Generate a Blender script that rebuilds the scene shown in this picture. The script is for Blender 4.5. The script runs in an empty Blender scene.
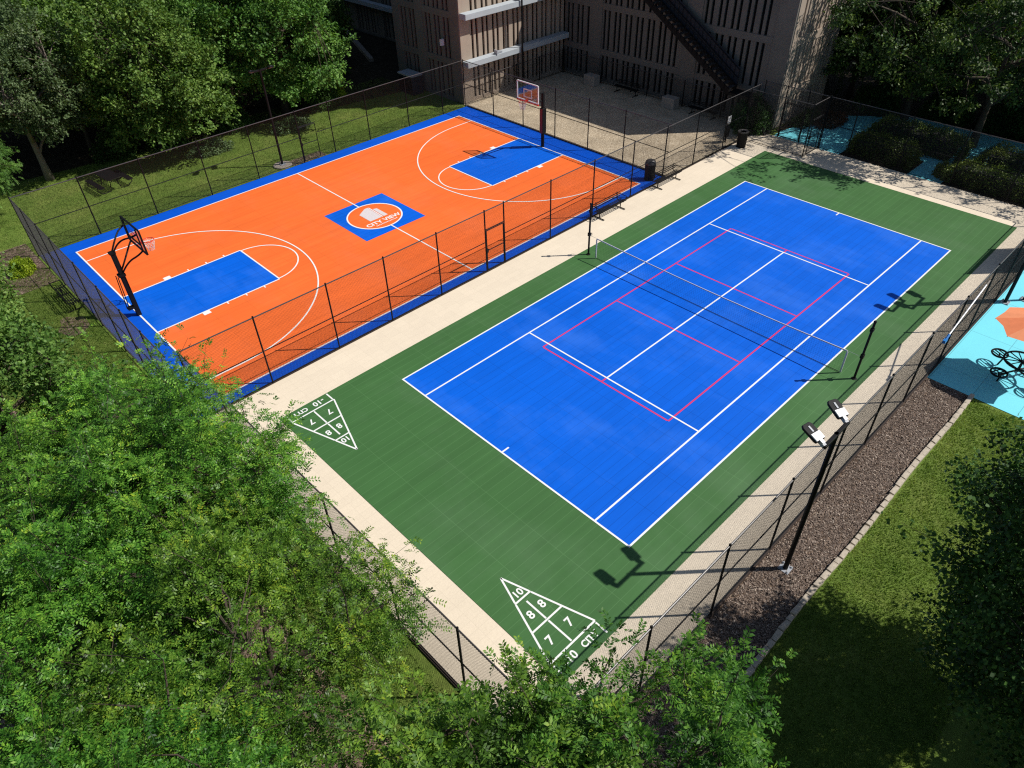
import bpy, math, random
import numpy as np
from mathutils import Vector, Matrix, Euler

random.seed(7)
scene = bpy.context.scene
col = scene.collection
PI = math.pi
rad = math.radians

# ------------------------------------------------------------------ materials
def new_mat(name):
    m = bpy.data.materials.new(name)
    m.use_nodes = True
    nt = m.node_tree
    b = nt.nodes['Principled BSDF']
    return m, nt, b

def N(nt, typ, **kw):
    n = nt.nodes.new(typ)
    for k, v in kw.items():
        if k in n.inputs.keys() if hasattr(n.inputs, 'keys') else False:
            n.inputs[k].default_value = v
        else:
            setattr(n, k, v)
    return n

def ramp(nt, stops):
    r = nt.nodes.new('ShaderNodeValToRGB')
    el = r.color_ramp.elements
    while len(el) < len(stops):
        el.new(0.5)
    for e, (p, c) in zip(el, stops):
        e.position = p
        e.color = (*c, 1) if len(c) == 3 else c
    return r

def noise(nt, scale, detail=4, rough=0.55, vec=None):
    n = nt.nodes.new('ShaderNodeTexNoise')
    n.inputs['Scale'].default_value = scale
    n.inputs['Detail'].default_value = detail
    n.inputs['Roughness'].default_value = rough
    if vec is not None:
        nt.links.new(vec, n.inputs['Vector'])
    return n

def coord(nt, scale=None):
    t = nt.nodes.new('ShaderNodeTexCoord')
    if scale is None:
        return t.outputs['Object']
    mp = nt.nodes.new('ShaderNodeMapping')
    mp.inputs['Scale'].default_value = scale
    nt.links.new(t.outputs['Object'], mp.inputs['Vector'])
    return mp.outputs['Vector']

def mixc(nt, fac, a, b, mode='MIX'):
    m = nt.nodes.new('ShaderNodeMix')
    m.data_type = 'RGBA'
    m.blend_type = mode
    for i, v in ((0, fac), (6, a), (7, b)):
        if hasattr(v, 'is_output'):
            nt.links.new(v, m.inputs[i])
        else:
            m.inputs[i].default_value = v if i == 0 else (*v, 1)
    return m.outputs[2]

def bump(nt, b, height, strength=0.3, dist=0.02):
    n = nt.nodes.new('ShaderNodeBump')
    n.inputs['Strength'].default_value = strength
    n.inputs['Distance'].default_value = dist
    nt.links.new(height, n.inputs['Height'])
    nt.links.new(n.outputs['Normal'], b.inputs['Normal'])

def simple(name, c, rough=0.6, metal=0.0, var=0.15, scale=6.0, bmp=0.0):
    m, nt, b = new_mat(name)
    v = coord(nt)
    n = noise(nt, scale, 5, 0.6, v)
    lo = tuple(max(0, x * (1 - var)) for x in c)
    hi = tuple(min(1, x * (1 + var)) for x in c)
    r = ramp(nt, [(0.3, lo), (0.7, hi)])
    nt.links.new(n.outputs['Fac'], r.inputs['Fac'])
    nt.links.new(r.outputs['Color'], b.inputs['Base Color'])
    b.inputs['Roughness'].default_value = rough
    b.inputs['Metallic'].default_value = metal
    if bmp:
        n2 = noise(nt, scale * 8, 4, 0.6, v)
        bump(nt, b, n2.outputs['Fac'], bmp, 0.01)
    return m

def court_mat(name, c, tile=0.305, rough=0.42, seam=0.5, spec=0.5, seamcol=None, dust_sheen=0.10):
    """snap-together sport tile: seams, tone change per tile, dusty scuffs, cloud sheen painted on blue"""
    m, nt, b = new_mat(name)
    t = nt.nodes.new('ShaderNodeTexCoord')
    v = t.outputs['Object']
    br = nt.nodes.new('ShaderNodeTexBrick')
    br.offset = 0.0
    br.inputs['Scale'].default_value = 1.0
    br.inputs['Brick Width'].default_value = tile * 5
    br.inputs['Row Height'].default_value = tile
    br.inputs['Mortar Size'].default_value = 0.008
    br.inputs['Mortar Smooth'].default_value = 0.3
    br.inputs['Bias'].default_value = 0.0
    br.inputs['Color1'].default_value = (*[x * 0.975 for x in c], 1)
    br.inputs['Color2'].default_value = (*[min(1, x * 1.025) for x in c], 1)
    sc = seamcol or tuple(x * seam for x in c)
    br.inputs['Mortar'].default_value = (*sc, 1)
    nt.links.new(v, br.inputs['Vector'])
    # the long rows read strongest: lines along x, every tile
    wv = nt.nodes.new('ShaderNodeTexWave')
    wv.wave_type = 'BANDS'; wv.bands_direction = 'Y'
    wv.inputs['Scale'].default_value = 1.0 / tile / 2 * 0.3183 * PI / 1.0 * 0.5
    wv.inputs['Distortion'].default_value = 0
    nt.links.new(v, wv.inputs['Vector'])
    big = noise(nt, 0.16, 4, 0.6, v)
    st = noise(nt, 1.0, 6, 0.65, coord(nt, (0.25, 3.0, 1)))
    rb = ramp(nt, [(0.3, (0.9,)*3), (0.75, (1.08,)*3)])
    nt.links.new(big.outputs['Fac'], rb.inputs['Fac'])
    c1 = mixc(nt, 1.0, br.outputs['Color'], rb.outputs['Color'], 'MULTIPLY')
    rs = ramp(nt, [(0.35, (0.91,)*3), (0.7, (1.07,)*3)])
    nt.links.new(st.outputs['Fac'], rs.inputs['Fac'])
    c2 = mixc(nt, 1.0, c1, rs.outputs['Color'], 'MULTIPLY')
    # dust on green and orange; on blue, cloud sheen painted into the colour
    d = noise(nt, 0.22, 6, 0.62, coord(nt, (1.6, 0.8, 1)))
    rd = ramp(nt, [(0.49, (0, 0, 0)), (0.78, (dust_sheen,)*3)])
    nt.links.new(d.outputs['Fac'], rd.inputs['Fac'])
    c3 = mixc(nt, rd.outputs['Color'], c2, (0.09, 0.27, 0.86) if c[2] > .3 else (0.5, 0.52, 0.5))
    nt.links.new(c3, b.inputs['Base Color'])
    rr = nt.nodes.new('ShaderNodeMapRange')
    rr.inputs['To Min'].default_value = rough - 0.07
    rr.inputs['To Max'].default_value = rough + 0.15
    nt.links.new(d.outputs['Fac'], rr.inputs['Value'])
    nt.links.new(rr.outputs['Result'], b.inputs['Roughness'])
    b.inputs['Specular IOR Level'].default_value = spec
    bump(nt, b, br.outputs['Fac'], -0.25, 0.004)
    return m

M = {}
M['orange'] = court_mat('orange_tile', (0.86, 0.155, 0.030), rough=0.55, spec=0.25, seam=0.8, dust_sheen=0.04)
M['blue'] = court_mat('blue_tile', (0.001, 0.112, 0.64), rough=0.5, spec=0.18, seam=0.68, dust_sheen=0.30)
M['border_blue'] = court_mat('border_blue_tile', (0.001, 0.085, 0.58), rough=0.5, spec=0.2, seam=0.8, dust_sheen=0.05)
M['green'] = court_mat('green_tile', (0.050, 0.138, 0.040), rough=0.55, spec=0.3, seam=0.8, seamcol=(0.078, 0.185, 0.064), dust_sheen=0.05)
M['line'] = simple('white_line_paint', (0.80, 0.80, 0.78), 0.5, var=0.05)
M['redline'] = simple('pink_line_paint', (0.62, 0.03, 0.13), 0.5, var=0.05)
M['edge_dark'] = simple('dark_edging', (0.03, 0.018, 0.013), 0.8)

def concrete(name, c, joint=None, stain=0.12, rough=0.85):
    m, nt, b = new_mat(name)
    v = coord(nt)
    n1 = noise(nt, 0.5, 6, 0.65, v)
    n2 = noise(nt, 25, 3, 0.6, v)
    r = ramp(nt, [(0.3, tuple(x * (1 - stain) for x in c)), (0.7, tuple(min(1, x * (1 + stain * .6)) for x in c))])
    nt.links.new(n1.outputs['Fac'], r.inputs['Fac'])
    r2 = ramp(nt, [(0.3, (0.93,)*3), (0.7, (1.05,)*3)])
    nt.links.new(n2.outputs['Fac'], r2.inputs['Fac'])
    cc = mixc(nt, 1.0, r.outputs['Color'], r2.outputs['Color'], 'MULTIPLY')
    if joint:
        br = nt.nodes.new('ShaderNodeTexBrick')
        br.offset = 0.0
        br.inputs['Scale'].default_value = 1.0
        br.inputs['Brick Width'].default_value = joint[0]
        br.inputs['Row Height'].default_value = joint[1]
        br.inputs['Mortar Size'].default_value = joint[2]
        br.inputs['Color1'].default_value = (1, 1, 1, 1)
        br.inputs['Color2'].default_value = (0.96, 0.96, 0.96, 1)
        br.inputs['Mortar'].default_value = (joint[3],)*3 + (1,)
        nt.links.new(v, br.inputs['Vector'])
        cc = mixc(nt, 1.0, cc, br.outputs['Color'], 'MULTIPLY')
    nt.links.new(cc, b.inputs['Base Color'])
    b.inputs['Roughness'].default_value = rough
    bump(nt, b, n2.outputs['Fac'], 0.15, 0.01)
    return m

M['tan'] = concrete('tan_pavement', (0.74, 0.635, 0.49), joint=(0.61, 0.305, 0.006, 0.87), stain=0.05)
M['turq'] = concrete('turquoise_deck_paint', (0.17, 0.68, 0.80), joint=(3.0, 1.5, 0.012, 0.6), stain=0.05, rough=0.6)
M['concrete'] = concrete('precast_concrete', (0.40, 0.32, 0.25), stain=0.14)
M['concrete_shade'] = concrete('shaded_precast', (0.155, 0.142, 0.126), stain=0.16)  # darker copy of the precast: wall shade put into the colour
M['concrete2'] = concrete('ledge_concrete', (0.42, 0.46, 0.49), stain=0.14)
M['block'] = concrete('block_concrete', (0.36, 0.31, 0.26), stain=0.2)
M['slot'] = simple('garage_dark', (0.008, 0.008, 0.010), 0.9)  # near-black, so the unlit depth behind the slats is in the colour
M['black'] = simple('black_powder_coat', (0.006, 0.006, 0.007), 0.6, var=0.2)
M['vinyl'] = simple('black_vinyl_wire', (0.016, 0.014, 0.013), 0.5, var=0.2)
M['railmetal'] = simple('dark_rail_metal', (0.055, 0.05, 0.05), 0.4, var=0.2)
M['pad'] = simple('maroon_pad', (0.16, 0.012, 0.014), 0.55)
M['red'] = simple('red_rim_paint', (0.62, 0.025, 0.012), 0.45)
M['net'] = simple('white_net_cord', (0.72, 0.70, 0.68), 0.8)
M['blacknet'] = simple('black_net_cord', (0.012, 0.012, 0.014), 0.8)
M['tape'] = simple('white_net_tape', (0.55, 0.55, 0.60), 0.8, var=0.05)
M['whitepaint'] = simple('white_paint', (0.75, 0.75, 0.76), 0.4, var=0.06)
M['grey'] = simple('grey_metal', (0.33, 0.35, 0.38), 0.45, var=0.1)
M['bluegrey'] = simple('blue_grey_panel', (0.015, 0.022, 0.035), 0.6)
M['umb'] = simple('coral_canvas', (0.86, 0.25, 0.10), 0.8, var=0.06)
M['umb2'] = simple('coral_canvas_light', (0.88, 0.31, 0.14), 0.8, var=0.06)
M['bluebrush'] = simple('blue_plastic', (0.01, 0.16, 0.5), 0.4)
M['stone'] = simple('edging_stone', (0.44, 0.38, 0.30), 0.9, var=0.25, scale=9, bmp=0.5)
M['bark'] = simple('bark', (0.06, 0.045, 0.03), 0.9, var=0.45, scale=14, bmp=0.8)
M['greybark'] = simple('grey_bark', (0.17, 0.14, 0.115), 0.9, var=0.4, scale=14, bmp=0.8)
M['timber'] = simple('pale_timber', (0.25, 0.22, 0.19), 0.8)
M['chip'] = simple('mulch_chip_wood', (0.17, 0.115, 0.085), 0.9, var=0.6, scale=18)
M['screen'] = simple('black_windscreen', (0.02, 0.022, 0.02), 0.8)

# glass for the backboard
M['black'].node_tree.nodes['Principled BSDF'].inputs['Specular IOR Level'].default_value = 0.2
m, nt, b = new_mat('backboard_acrylic')
v = coord(nt); n = noise(nt, 3, 2, 0.5, v)
r = ramp(nt, [(0.3, (0.85, 0.9, 0.93)), (0.7, (0.9, 0.94, 0.96))])
nt.links.new(n.outputs['Fac'], r.inputs['Fac'])
tr = nt.nodes.new('ShaderNodeBsdfTransparent')
gl = nt.nodes.new('ShaderNodeBsdfGlossy'); gl.inputs['Roughness'].default_value = 0.05
mx = nt.nodes.new('ShaderNodeMixShader'); mx.inputs[0].default_value = 0.12
nt.links.new(r.outputs['Color'], tr.inputs['Color'])
nt.links.new(tr.outputs[0], mx.inputs[1]); nt.links.new(gl.outputs[0], mx.inputs[2])
nt.links.new(mx.outputs[0], nt.nodes['Material Output'].inputs['Surface'])
M['acrylic'] = m

def lawn_mat():
    m, nt, b = new_mat('lawn_grass')
    v = coord(nt)
    n1 = noise(nt, 0.35, 6, 0.65, v)
    n2 = noise(nt, 3.0, 6, 0.7, v)
    n3 = noise(nt, 40.0, 4, 0.7, v)
    r1 = ramp(nt, [(0.25, (0.085, 0.148, 0.022)), (0.5, (0.135, 0.205, 0.036)), (0.75, (0.215, 0.255, 0.062))])
    nt.links.new(n1.outputs['Fac'], r1.inputs['Fac'])
    r2 = ramp(nt, [(0.25, (0.62,)*3), (0.75, (1.3,)*3)])
    nt.links.new(n2.outputs['Fac'], r2.inputs['Fac'])
    c = mixc(nt, 1.0, r1.outputs['Color'], r2.outputs['Color'], 'MULTIPLY')
    r3 = ramp(nt, [(0.25, (0.5,)*3), (0.75, (1.45,)*3)])
    nt.links.new(n3.outputs['Fac'], r3.inputs['Fac'])
    c = mixc(nt, 0.9, c, r3.outputs['Color'], 'MULTIPLY')
    nt.links.new(c, b.inputs['Base Color'])
    b.inputs['Roughness'].default_value = 0.9
    b.inputs['Specular IOR Level'].default_value = 0.15
    bump(nt, b, n3.outputs['Fac'], 0.9, 0.05)
    return m
M['lawn'] = lawn_mat()

def ground_mat(name, stops, s1, s2, bstr=0.6, bd=0.03):
    m, nt, b = new_mat(name)
    v = coord(nt)
    vo = nt.nodes.new('ShaderNodeTexVoronoi')
    vo.inputs['Scale'].default_value = s1
    nt.links.new(v, vo.inputs['Vector'])
    sep = nt.nodes.new('ShaderNodeSeparateColor')
    nt.links.new(vo.outputs['Color'], sep.inputs['Color'])
    r = ramp(nt, stops)
    nt.links.new(sep.outputs[0], r.inputs['Fac'])
    n2 = noise(nt, s2, 5, 0.65, v)
    r2 = ramp(nt, [(0.25, (0.7,)*3), (0.75, (1.2,)*3)])
    nt.links.new(n2.outputs['Fac'], r2.inputs['Fac'])
    c = mixc(nt, 1.0, r.outputs['Color'], r2.outputs['Color'], 'MULTIPLY')
    nt.links.new(c, b.inputs['Base Color'])
    b.inputs['Roughness'].default_value = 0.95
    b.inputs['Specular IOR Level'].default_value = 0.1
    bump(nt, b, vo.outputs['Distance'], bstr, bd)
    return m
M['mulch'] = ground_mat('mulch', [(0.0, (0.06, 0.04, 0.028)), (0.55, (0.145, 0.098, 0.07)), (0.85, (0.23, 0.165, 0.12)), (1.0, (0.38, 0.30, 0.22))], 26, 1.3)
M['gravel'] = ground_mat('beige_gravel', [(0.0, (0.36, 0.285, 0.195)), (0.4, (0.45, 0.365, 0.255)), (0.8, (0.54, 0.445, 0.32)), (1.0, (0.66, 0.57, 0.43))], 20, 0.8)
M['darksoil'] = ground_mat('shade_darkened_soil', [(0.0, (0.015, 0.012, 0.008)), (0.6, (0.035, 0.028, 0.018)), (1.0, (0.07, 0.055, 0.035))], 9, 1.1)  # very dark soil; the bank's shade is put into its colour
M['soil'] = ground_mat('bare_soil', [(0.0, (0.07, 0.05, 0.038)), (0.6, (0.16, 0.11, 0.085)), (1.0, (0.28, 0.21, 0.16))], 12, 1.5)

def leaf_mat(name, dark, mid, light, trans=0.35, rough=0.5, yellow=None):
    m, nt, b = new_mat(name)
    g = nt.nodes.new('ShaderNodeNewGeometry')
    v = coord(nt)
    oi = nt.nodes.new('ShaderNodeObjectInfo')
    big = noise(nt, 0.8, 3, 0.6, v)
    add = nt.nodes.new('ShaderNodeMath'); add.operation = 'MULTIPLY_ADD'
    nt.links.new(g.outputs['Random Per Island'], add.inputs[0])
    add.inputs[1].default_value = 0.5
    bm = nt.nodes.new('ShaderNodeMath'); bm.operation = 'MULTIPLY_ADD'
    nt.links.new(big.outputs['Fac'], bm.inputs[0]); bm.inputs[1].default_value = 1.7; bm.inputs[2].default_value = -.35
    nt.links.new(bm.outputs[0], add.inputs[2])
    sub = nt.nodes.new('ShaderNodeMath'); sub.operation = 'SUBTRACT'
    nt.links.new(add.outputs[0], sub.inputs[0]); sub.inputs[1].default_value = 0.25
    st = [(0.12, dark), (0.48, mid), (0.82, light)]
    if yellow: st.append((0.97, yellow))
    r = ramp(nt, st)
    nt.links.new(sub.outputs[0], r.inputs['Fac'])
    hs = nt.nodes.new('ShaderNodeHueSaturation')
    mr = nt.nodes.new('ShaderNodeMapRange')
    mr.inputs['To Min'].default_value = 0.487; mr.inputs['To Max'].default_value = 0.513
    nt.links.new(oi.outputs['Random'], mr.inputs['Value'])
    nt.links.new(mr.outputs['Result'], hs.inputs['Hue'])
    mv = nt.nodes.new('ShaderNodeMapRange'); mv.inputs['To Min'].default_value = .82; mv.inputs['To Max'].default_value = 1.18
    wn_ = nt.nodes.new('ShaderNodeMath'); wn_.operation = 'FRACT'; w2_ = nt.nodes.new('ShaderNodeMath'); w2_.operation = 'MULTIPLY'; w2_.inputs[1].default_value = 7.31
    nt.links.new(oi.outputs['Random'], w2_.inputs[0]); nt.links.new(w2_.outputs[0], wn_.inputs[0]); nt.links.new(wn_.outputs[0], mv.inputs['Value'])
    nt.links.new(mv.outputs['Result'], hs.inputs['Value'])
    nt.links.new(r.outputs['Color'], hs.inputs['Color'])
    nt.links.new(hs.outputs['Color'], b.inputs['Base Color'])
    b.inputs['Roughness'].default_value = rough
    b.inputs['Specular IOR Level'].default_value = 0.25
    tl = nt.nodes.new('ShaderNodeBsdfTranslucent')
    tc = mixc(nt, 1.0, hs.outputs['Color'], (1.15, 1.25, 0.45), 'MULTIPLY')
    nt.links.new(tc, tl.inputs['Color'])
    mx = nt.nodes.new('ShaderNodeMixShader'); mx.inputs[0].default_value = trans
    nt.links.new(b.outputs[0], mx.inputs[1]); nt.links.new(tl.outputs[0], mx.inputs[2])
    nt.links.new(mx.outputs[0], nt.nodes['Material Output'].inputs['Surface'])
    return m
M['locust'] = leaf_mat('locust_leaf', (0.014, 0.046, 0.006), (0.074, 0.195, 0.020), (0.205, 0.385, 0.045), 0.26, 0.42, (0.34, 0.45, 0.035))
M['maple'] = leaf_mat('maple_leaf', (0.024, 0.064, 0.010), (0.092, 0.190, 0.032), (0.19, 0.31, 0.065), 0.26, 0.55)
M['ash'] = leaf_mat('ash_leaf', (0.018, 0.052, 0.007), (0.072, 0.175, 0.020), (0.18, 0.325, 0.036), 0.28, 0.5, (0.30, 0.38, 0.03))
M['midleaf'] = leaf_mat('shade_leaf', (0.013, 0.032, 0.008), (0.030, 0.070, 0.013), (0.11, 0.17, 0.026), 0.2, 0.5)  # crown shade and sunlit tips are put into these leaf colours
M['darkleaf'] = leaf_mat('dark_leaf', (0.014, 0.038, 0.008), (0.036, 0.090, 0.016), (0.08, 0.16, 0.03), 0.2, 0.55)
M['paleleaf'] = leaf_mat('pale_leaf', (0.05, 0.085, 0.03), (0.10, 0.16, 0.06), (0.18, 0.245, 0.11), 0.28, 0.45)
M['hedge'] = leaf_mat('hedge_leaf', (0.028, 0.060, 0.010), (0.075, 0.125, 0.020), (0.17, 0.22, 0.035), 0.22, 0.5)
M['shrubY'] = leaf_mat('yellow_green_leaf', (0.14, 0.22, 0.014), (0.28, 0.38, 0.022), (0.42, 0.50, 0.035), 0.3, 0.5)
M['redleaf'] = leaf_mat('rusty_leaf', (0.02, 0.02, 0.008), (0.06, 0.03, 0.012), (0.16, 0.05, 0.02), 0.2, 0.5)
M['blade'] = leaf_mat('grass_blade', (0.08, 0.145, 0.022), (0.15, 0.225, 0.038), (0.25, 0.29, 0.075), 0.3, 0.7)

# ------------------------------------------------------------------ mesh helpers
class MB:
    def __init__(s): s.v = []; s.f = []; s.mi = []
    def add(s, vs, fs, mi=0):
        o = len(s.v)
        s.v.extend([tuple(p) for p in vs]); s.f.extend([tuple(i + o for i in f) for f in fs]); s.mi.extend([mi] * len(fs))
        return s
    def box(s, x0, x1, y0, y1, z0, z1, mi=0, mat=None):
        vs = [(x0,y0,z0),(x1,y0,z0),(x1,y1,z0),(x0,y1,z0),(x0,y0,z1),(x1,y0,z1),(x1,y1,z1),(x0,y1,z1)]
        if mat is not None: vs = [tuple(mat @ Vector(p)) for p in vs]
        return s.add(vs, [(3,2,1,0),(4,5,6,7),(0,1,5,4),(1,2,6,5),(2,3,7,6),(3,0,4,7)], mi)
    def quad(s, a, b, c, d, mi=0): return s.add([a,b,c,d], [(0,1,2,3)], mi)
    def rect(s, x0, x1, y0, y1, z, mi=0): return s.quad((x0,y0,z),(x1,y0,z),(x1,y1,z),(x0,y1,z), mi)
    def strip(s, a, b, w, z, mi=0):
        a = Vector((a[0], a[1])); b = Vector((b[0], b[1])); d = (b - a).normalized(); n = Vector((-d.y, d.x)) * w / 2
        return s.quad((*(a - n), z), (*(b - n), z), (*(b + n), z), (*(a + n), z), mi)
    def arc(s, cx, cy, r, a0, a1, w, z, n=48, mi=0):
        vs = []
        for i in range(n + 1):
            t = a0 + (a1 - a0) * i / n
            for rr in (r - w / 2, r + w / 2): vs.append((cx + rr * math.cos(t), cy + rr * math.sin(t), z))
        return s.add(vs, [(2*i, 2*i+1, 2*i+3, 2*i+2) for i in range(n)], mi)
    def disc(s, cx, cy, r, z, n=48, mi=0):
        return s.add([(cx + r*math.cos(2*PI*i/n), cy + r*math.sin(2*PI*i/n), z) for i in range(n)], [tuple(range(n))], mi)
    def tube(s, pts, r, n=8, mi=0, cap=True):
        pts = [Vector(p) for p in pts]; k = len(pts)
        rs = r if hasattr(r, '__len__') else [r] * k
        vs = []; up = None
        for i, p in enumerate(pts):
            t = (pts[min(i+1, k-1)] - pts[max(i-1, 0)]).normalized()
            if up is None:
                up = Vector((0,0,1)) if abs(t.z) < 0.9 else Vector((1,0,0))
            a = t.cross(up)
            if a.length < 1e-4: a = t.cross(Vector((0,1,0)))
            a.normalize(); bb = a.cross(t).normalized(); up = bb
            for j in range(n):
                th = 2*PI*j/n
                vs.append(p + (a*math.cos(th) + bb*math.sin(th)) * rs[i])
        fs = [(i*n+j, i*n+(j+1)%n, (i+1)*n+(j+1)%n, (i+1)*n+j) for i in range(k-1) for j in range(n)]
        if cap: fs += [tuple(range(n))[::-1], tuple((k-1)*n + j for j in range(n))]
        return s.add(vs, fs, mi)
    def lathe(s, prof, n=16, mi=0, c=(0,0)):
        vs = [(c[0]+r*math.cos(2*PI*j/n), c[1]+r*math.sin(2*PI*j/n), z) for r, z in prof for j in range(n)]
        k = len(prof)
        fs = [(i*n+j, i*n+(j+1)%n, (i+1)*n+(j+1)%n, (i+1)*n+j) for i in range(k-1) for j in range(n)]
        fs += [tuple(range(n))[::-1], tuple((k-1)*n + j for j in range(n))]
        return s.add(vs, fs, mi)
    def prism(s, poly, z0, z1, mi=0):
        n = len(poly)
        vs = [(x,y,z0) for x,y in poly] + [(x,y,z1) for x,y in poly]
        fs = [tuple(range(n))[::-1], tuple(range(n, 2*n))] + [(i,(i+1)%n,n+(i+1)%n,n+i) for i in range(n)]
        return s.add(vs, fs, mi)

def obj(name, mb, mats, parent=None, bevel=0, smooth=False, loc=None):
    me = bpy.data.meshes.new(name)
    me.from_pydata(mb.v, [], mb.f)
    mats = mats if isinstance(mats, (list, tuple)) else [mats]
    for mm in mats: me.materials.append(M[mm] if isinstance(mm, str) else mm)
    if len(mats) > 1: me.polygons.foreach_set('material_index', mb.mi)
    if smooth: me.polygons.foreach_set('use_smooth', [True] * len(me.polygons))
    me.update()
    o = bpy.data.objects.new(name, me); col.objects.link(o)
    if parent is not None: o.parent = parent
    if loc is not None: o.location = loc
    if bevel:
        md = o.modifiers.new('bevel', 'BEVEL'); md.width = bevel; md.segments = 2; md.limit_method = 'ANGLE'
    return o

def np_mesh(name, verts, nquads, mat):
    """verts: (4n,3) array of separate quads"""
    me = bpy.data.meshes.new(name)
    nv = len(verts)
    me.vertices.add(nv); me.vertices.foreach_set('co', np.ascontiguousarray(verts, np.float32).ravel())
    me.loops.add(nv); me.loops.foreach_set('vertex_index', np.arange(nv, dtype=np.int32))
    me.polygons.add(nquads); me.polygons.foreach_set('loop_start', np.arange(0, nv, 4, dtype=np.int32))
    me.materials.append(M[mat] if isinstance(mat, str) else mat)
    me.update(calc_edges=True)
    return me

def thing(name, label, cat, loc=(0,0,0), rotz=0, group=None):
    o = bpy.data.objects.new(name, None); col.objects.link(o)
    o.empty_display_size = 0.3
    o.location = loc; o.rotation_euler = (0, 0, rotz)
    return tag(o, label, cat, group)
def tag(o, label, cat, group=None):
    o['label'] = label; o['category'] = cat
    if group: o['group'] = group
    return o
def struct(o):
    o['kind'] = 'structure'; return o
def dup(root, loc, rotz, label, group=None):
    r = root.copy(); col.objects.link(r); r.location = loc; r.rotation_euler = (0, 0, rotz); r['label'] = label
    if group: r['group'] = group
    for ch in list(root.children):
        c = ch.copy(); col.objects.link(c); c.parent = r
        for g in list(ch.children):
            d = g.copy(); col.objects.link(d); d.parent = c
    return r

def text(name, body, size, loc, rotz, parent, mat='line', bold=0.0, align='CENTER', sx=1.0):
    cu = bpy.data.curves.new(name, 'FONT'); cu.body = body; cu.size = size
    cu.align_x = align; cu.align_y = 'CENTER'; cu.offset = bold; cu.resolution_u = 4
    to = bpy.data.objects.new(name, cu); col.objects.link(to)
    bpy.context.view_layer.update()
    me = bpy.data.meshes.new_from_object(to.evaluated_get(bpy.context.evaluated_depsgraph_get()))
    bpy.data.objects.remove(to); bpy.data.curves.remove(cu)
    me.materials.clear(); me.materials.append(M[mat])
    o = bpy.data.objects.new(name, me); col.objects.link(o)
    o.parent = parent; o.location = loc
    o.rotation_euler = rotz if hasattr(rotz, '__len__') else (0, 0, rotz)
    o.scale = (sx, 1, 1)
    return o

# ------------------------------------------------------------------ the setting: ground
Z_LAWN, Z_BED, Z_PAVE, Z_T, Z_P, Z_L = -0.06, -0.05, -0.012, 0.0, 0.004, 0.008
struct(obj('lawn', MB().rect(-320, 380, -320, 380, Z_LAWN), 'lawn'))
# tan paving round the tennis court: a slab
struct(obj('pavement', MB().box(-6.27, 30.6, -2.87, 14.28, -0.14, Z_PAVE), 'tan'))
struct(obj('gravel_yard', MB().rect(21.3, 31.5, 14.5, 31.8, -0.04), 'gravel'))
struct(obj('mulch_bed', MB().rect(-8.5, 13.85, -4.42, -2.89, Z_BED), 'mulch'))
mbd = MB(); mbd.add([(13.86,-2.89,-.045),(13.86,-14,-.045),(39.5,-14,-.045),(39.5,8.2,-.045),(36.2,12.3,-.045),(31.6,13.3,-.045),(30.62,13.3,-.045),(30.62,-2.89,-.045)], [tuple(range(8))])
struct(obj('pool_deck', mbd, 'turq'))
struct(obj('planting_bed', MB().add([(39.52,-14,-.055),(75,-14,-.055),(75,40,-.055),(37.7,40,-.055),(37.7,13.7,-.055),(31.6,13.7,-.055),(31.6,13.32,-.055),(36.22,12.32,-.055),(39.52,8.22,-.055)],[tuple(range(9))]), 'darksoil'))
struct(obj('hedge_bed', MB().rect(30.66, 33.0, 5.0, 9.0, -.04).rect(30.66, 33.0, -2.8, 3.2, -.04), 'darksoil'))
struct(obj('flower_bed', MB().rect(-9.6, -6.8, 28.2, 33.2, -0.045), 'soil'))
struct(obj('shade_bed', MB().add([(-24,-16,-.05),(-4.5,-16,-.05),(-4.9,-6.2,-.05),(-8.2,-2.4,-.05),(-8.6,6,-.05),(-9.4,13.5,-.05),(-11.4,21,-.05),(-24,22,-.05)],[tuple(range(8))]), 'soil'))
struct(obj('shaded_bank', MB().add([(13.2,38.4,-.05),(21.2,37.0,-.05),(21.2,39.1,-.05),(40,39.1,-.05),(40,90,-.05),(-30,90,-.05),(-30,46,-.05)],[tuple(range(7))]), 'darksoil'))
struct(obj('worn_path', MB().rect(7.6, 9.9, 31.45, 32.3, -0.05), 'soil'))
struct(obj('bare_patch', MB().add([(-7.6+.55*math.cos(t*PI/6)*(1+.2*math.sin(t*2.3)), 23.9+.9*math.sin(t*PI/6)*(1+.15*math.cos(t*1.7)), -.05) for t in range(12)], [tuple(range(12))]), 'soil'))

# ------------------------------------------------------------------ basketball court
BX0, BX1, BY0, BY1 = -5.34, 19.58, 14.93, 30.28      # outer edge of the white boundary line
CX, CY = (BX0+BX1)/2, (BY0+BY1)/2
LW = 0.065
bc = struct(obj('basketball_court', MB().box(-6.66, 21.12, 14.42, 31.25, -0.10, Z_T), 'border_blue'))
obj('playing_surface', MB().rect(BX0, BX1, BY0, BY1, Z_P), 'orange', bc)
keys = MB()
for s in (-1, 1):
    xb = BX0 if s < 0 else BX1
    xf = xb - s * 5.79
    keys.rect(min(xb, xf), max(xb, xf), CY-1.87, CY+1.87, Z_L)
keys.rect(CX-1.85, CX+1.85, CY-1.92, CY+1.92, Z_L)
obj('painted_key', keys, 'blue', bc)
zl = Z_L + 0.004
ln = MB()
ln.rect(BX0, BX1, BY0, BY0+LW, zl); ln.rect(BX0, BX1, BY1-LW, BY1, zl)
ln.rect(BX0, BX0+LW, BY0+LW, BY1-LW, zl); ln.rect(BX1-LW, BX1, BY0+LW, BY1-LW, zl)
RC = 1.42
ln.rect(CX-LW/2, CX+LW/2, BY0+LW, CY-RC-LW/2, zl); ln.rect(CX-LW/2, CX+LW/2, CY+RC+LW/2, BY1-LW, zl)
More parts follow.
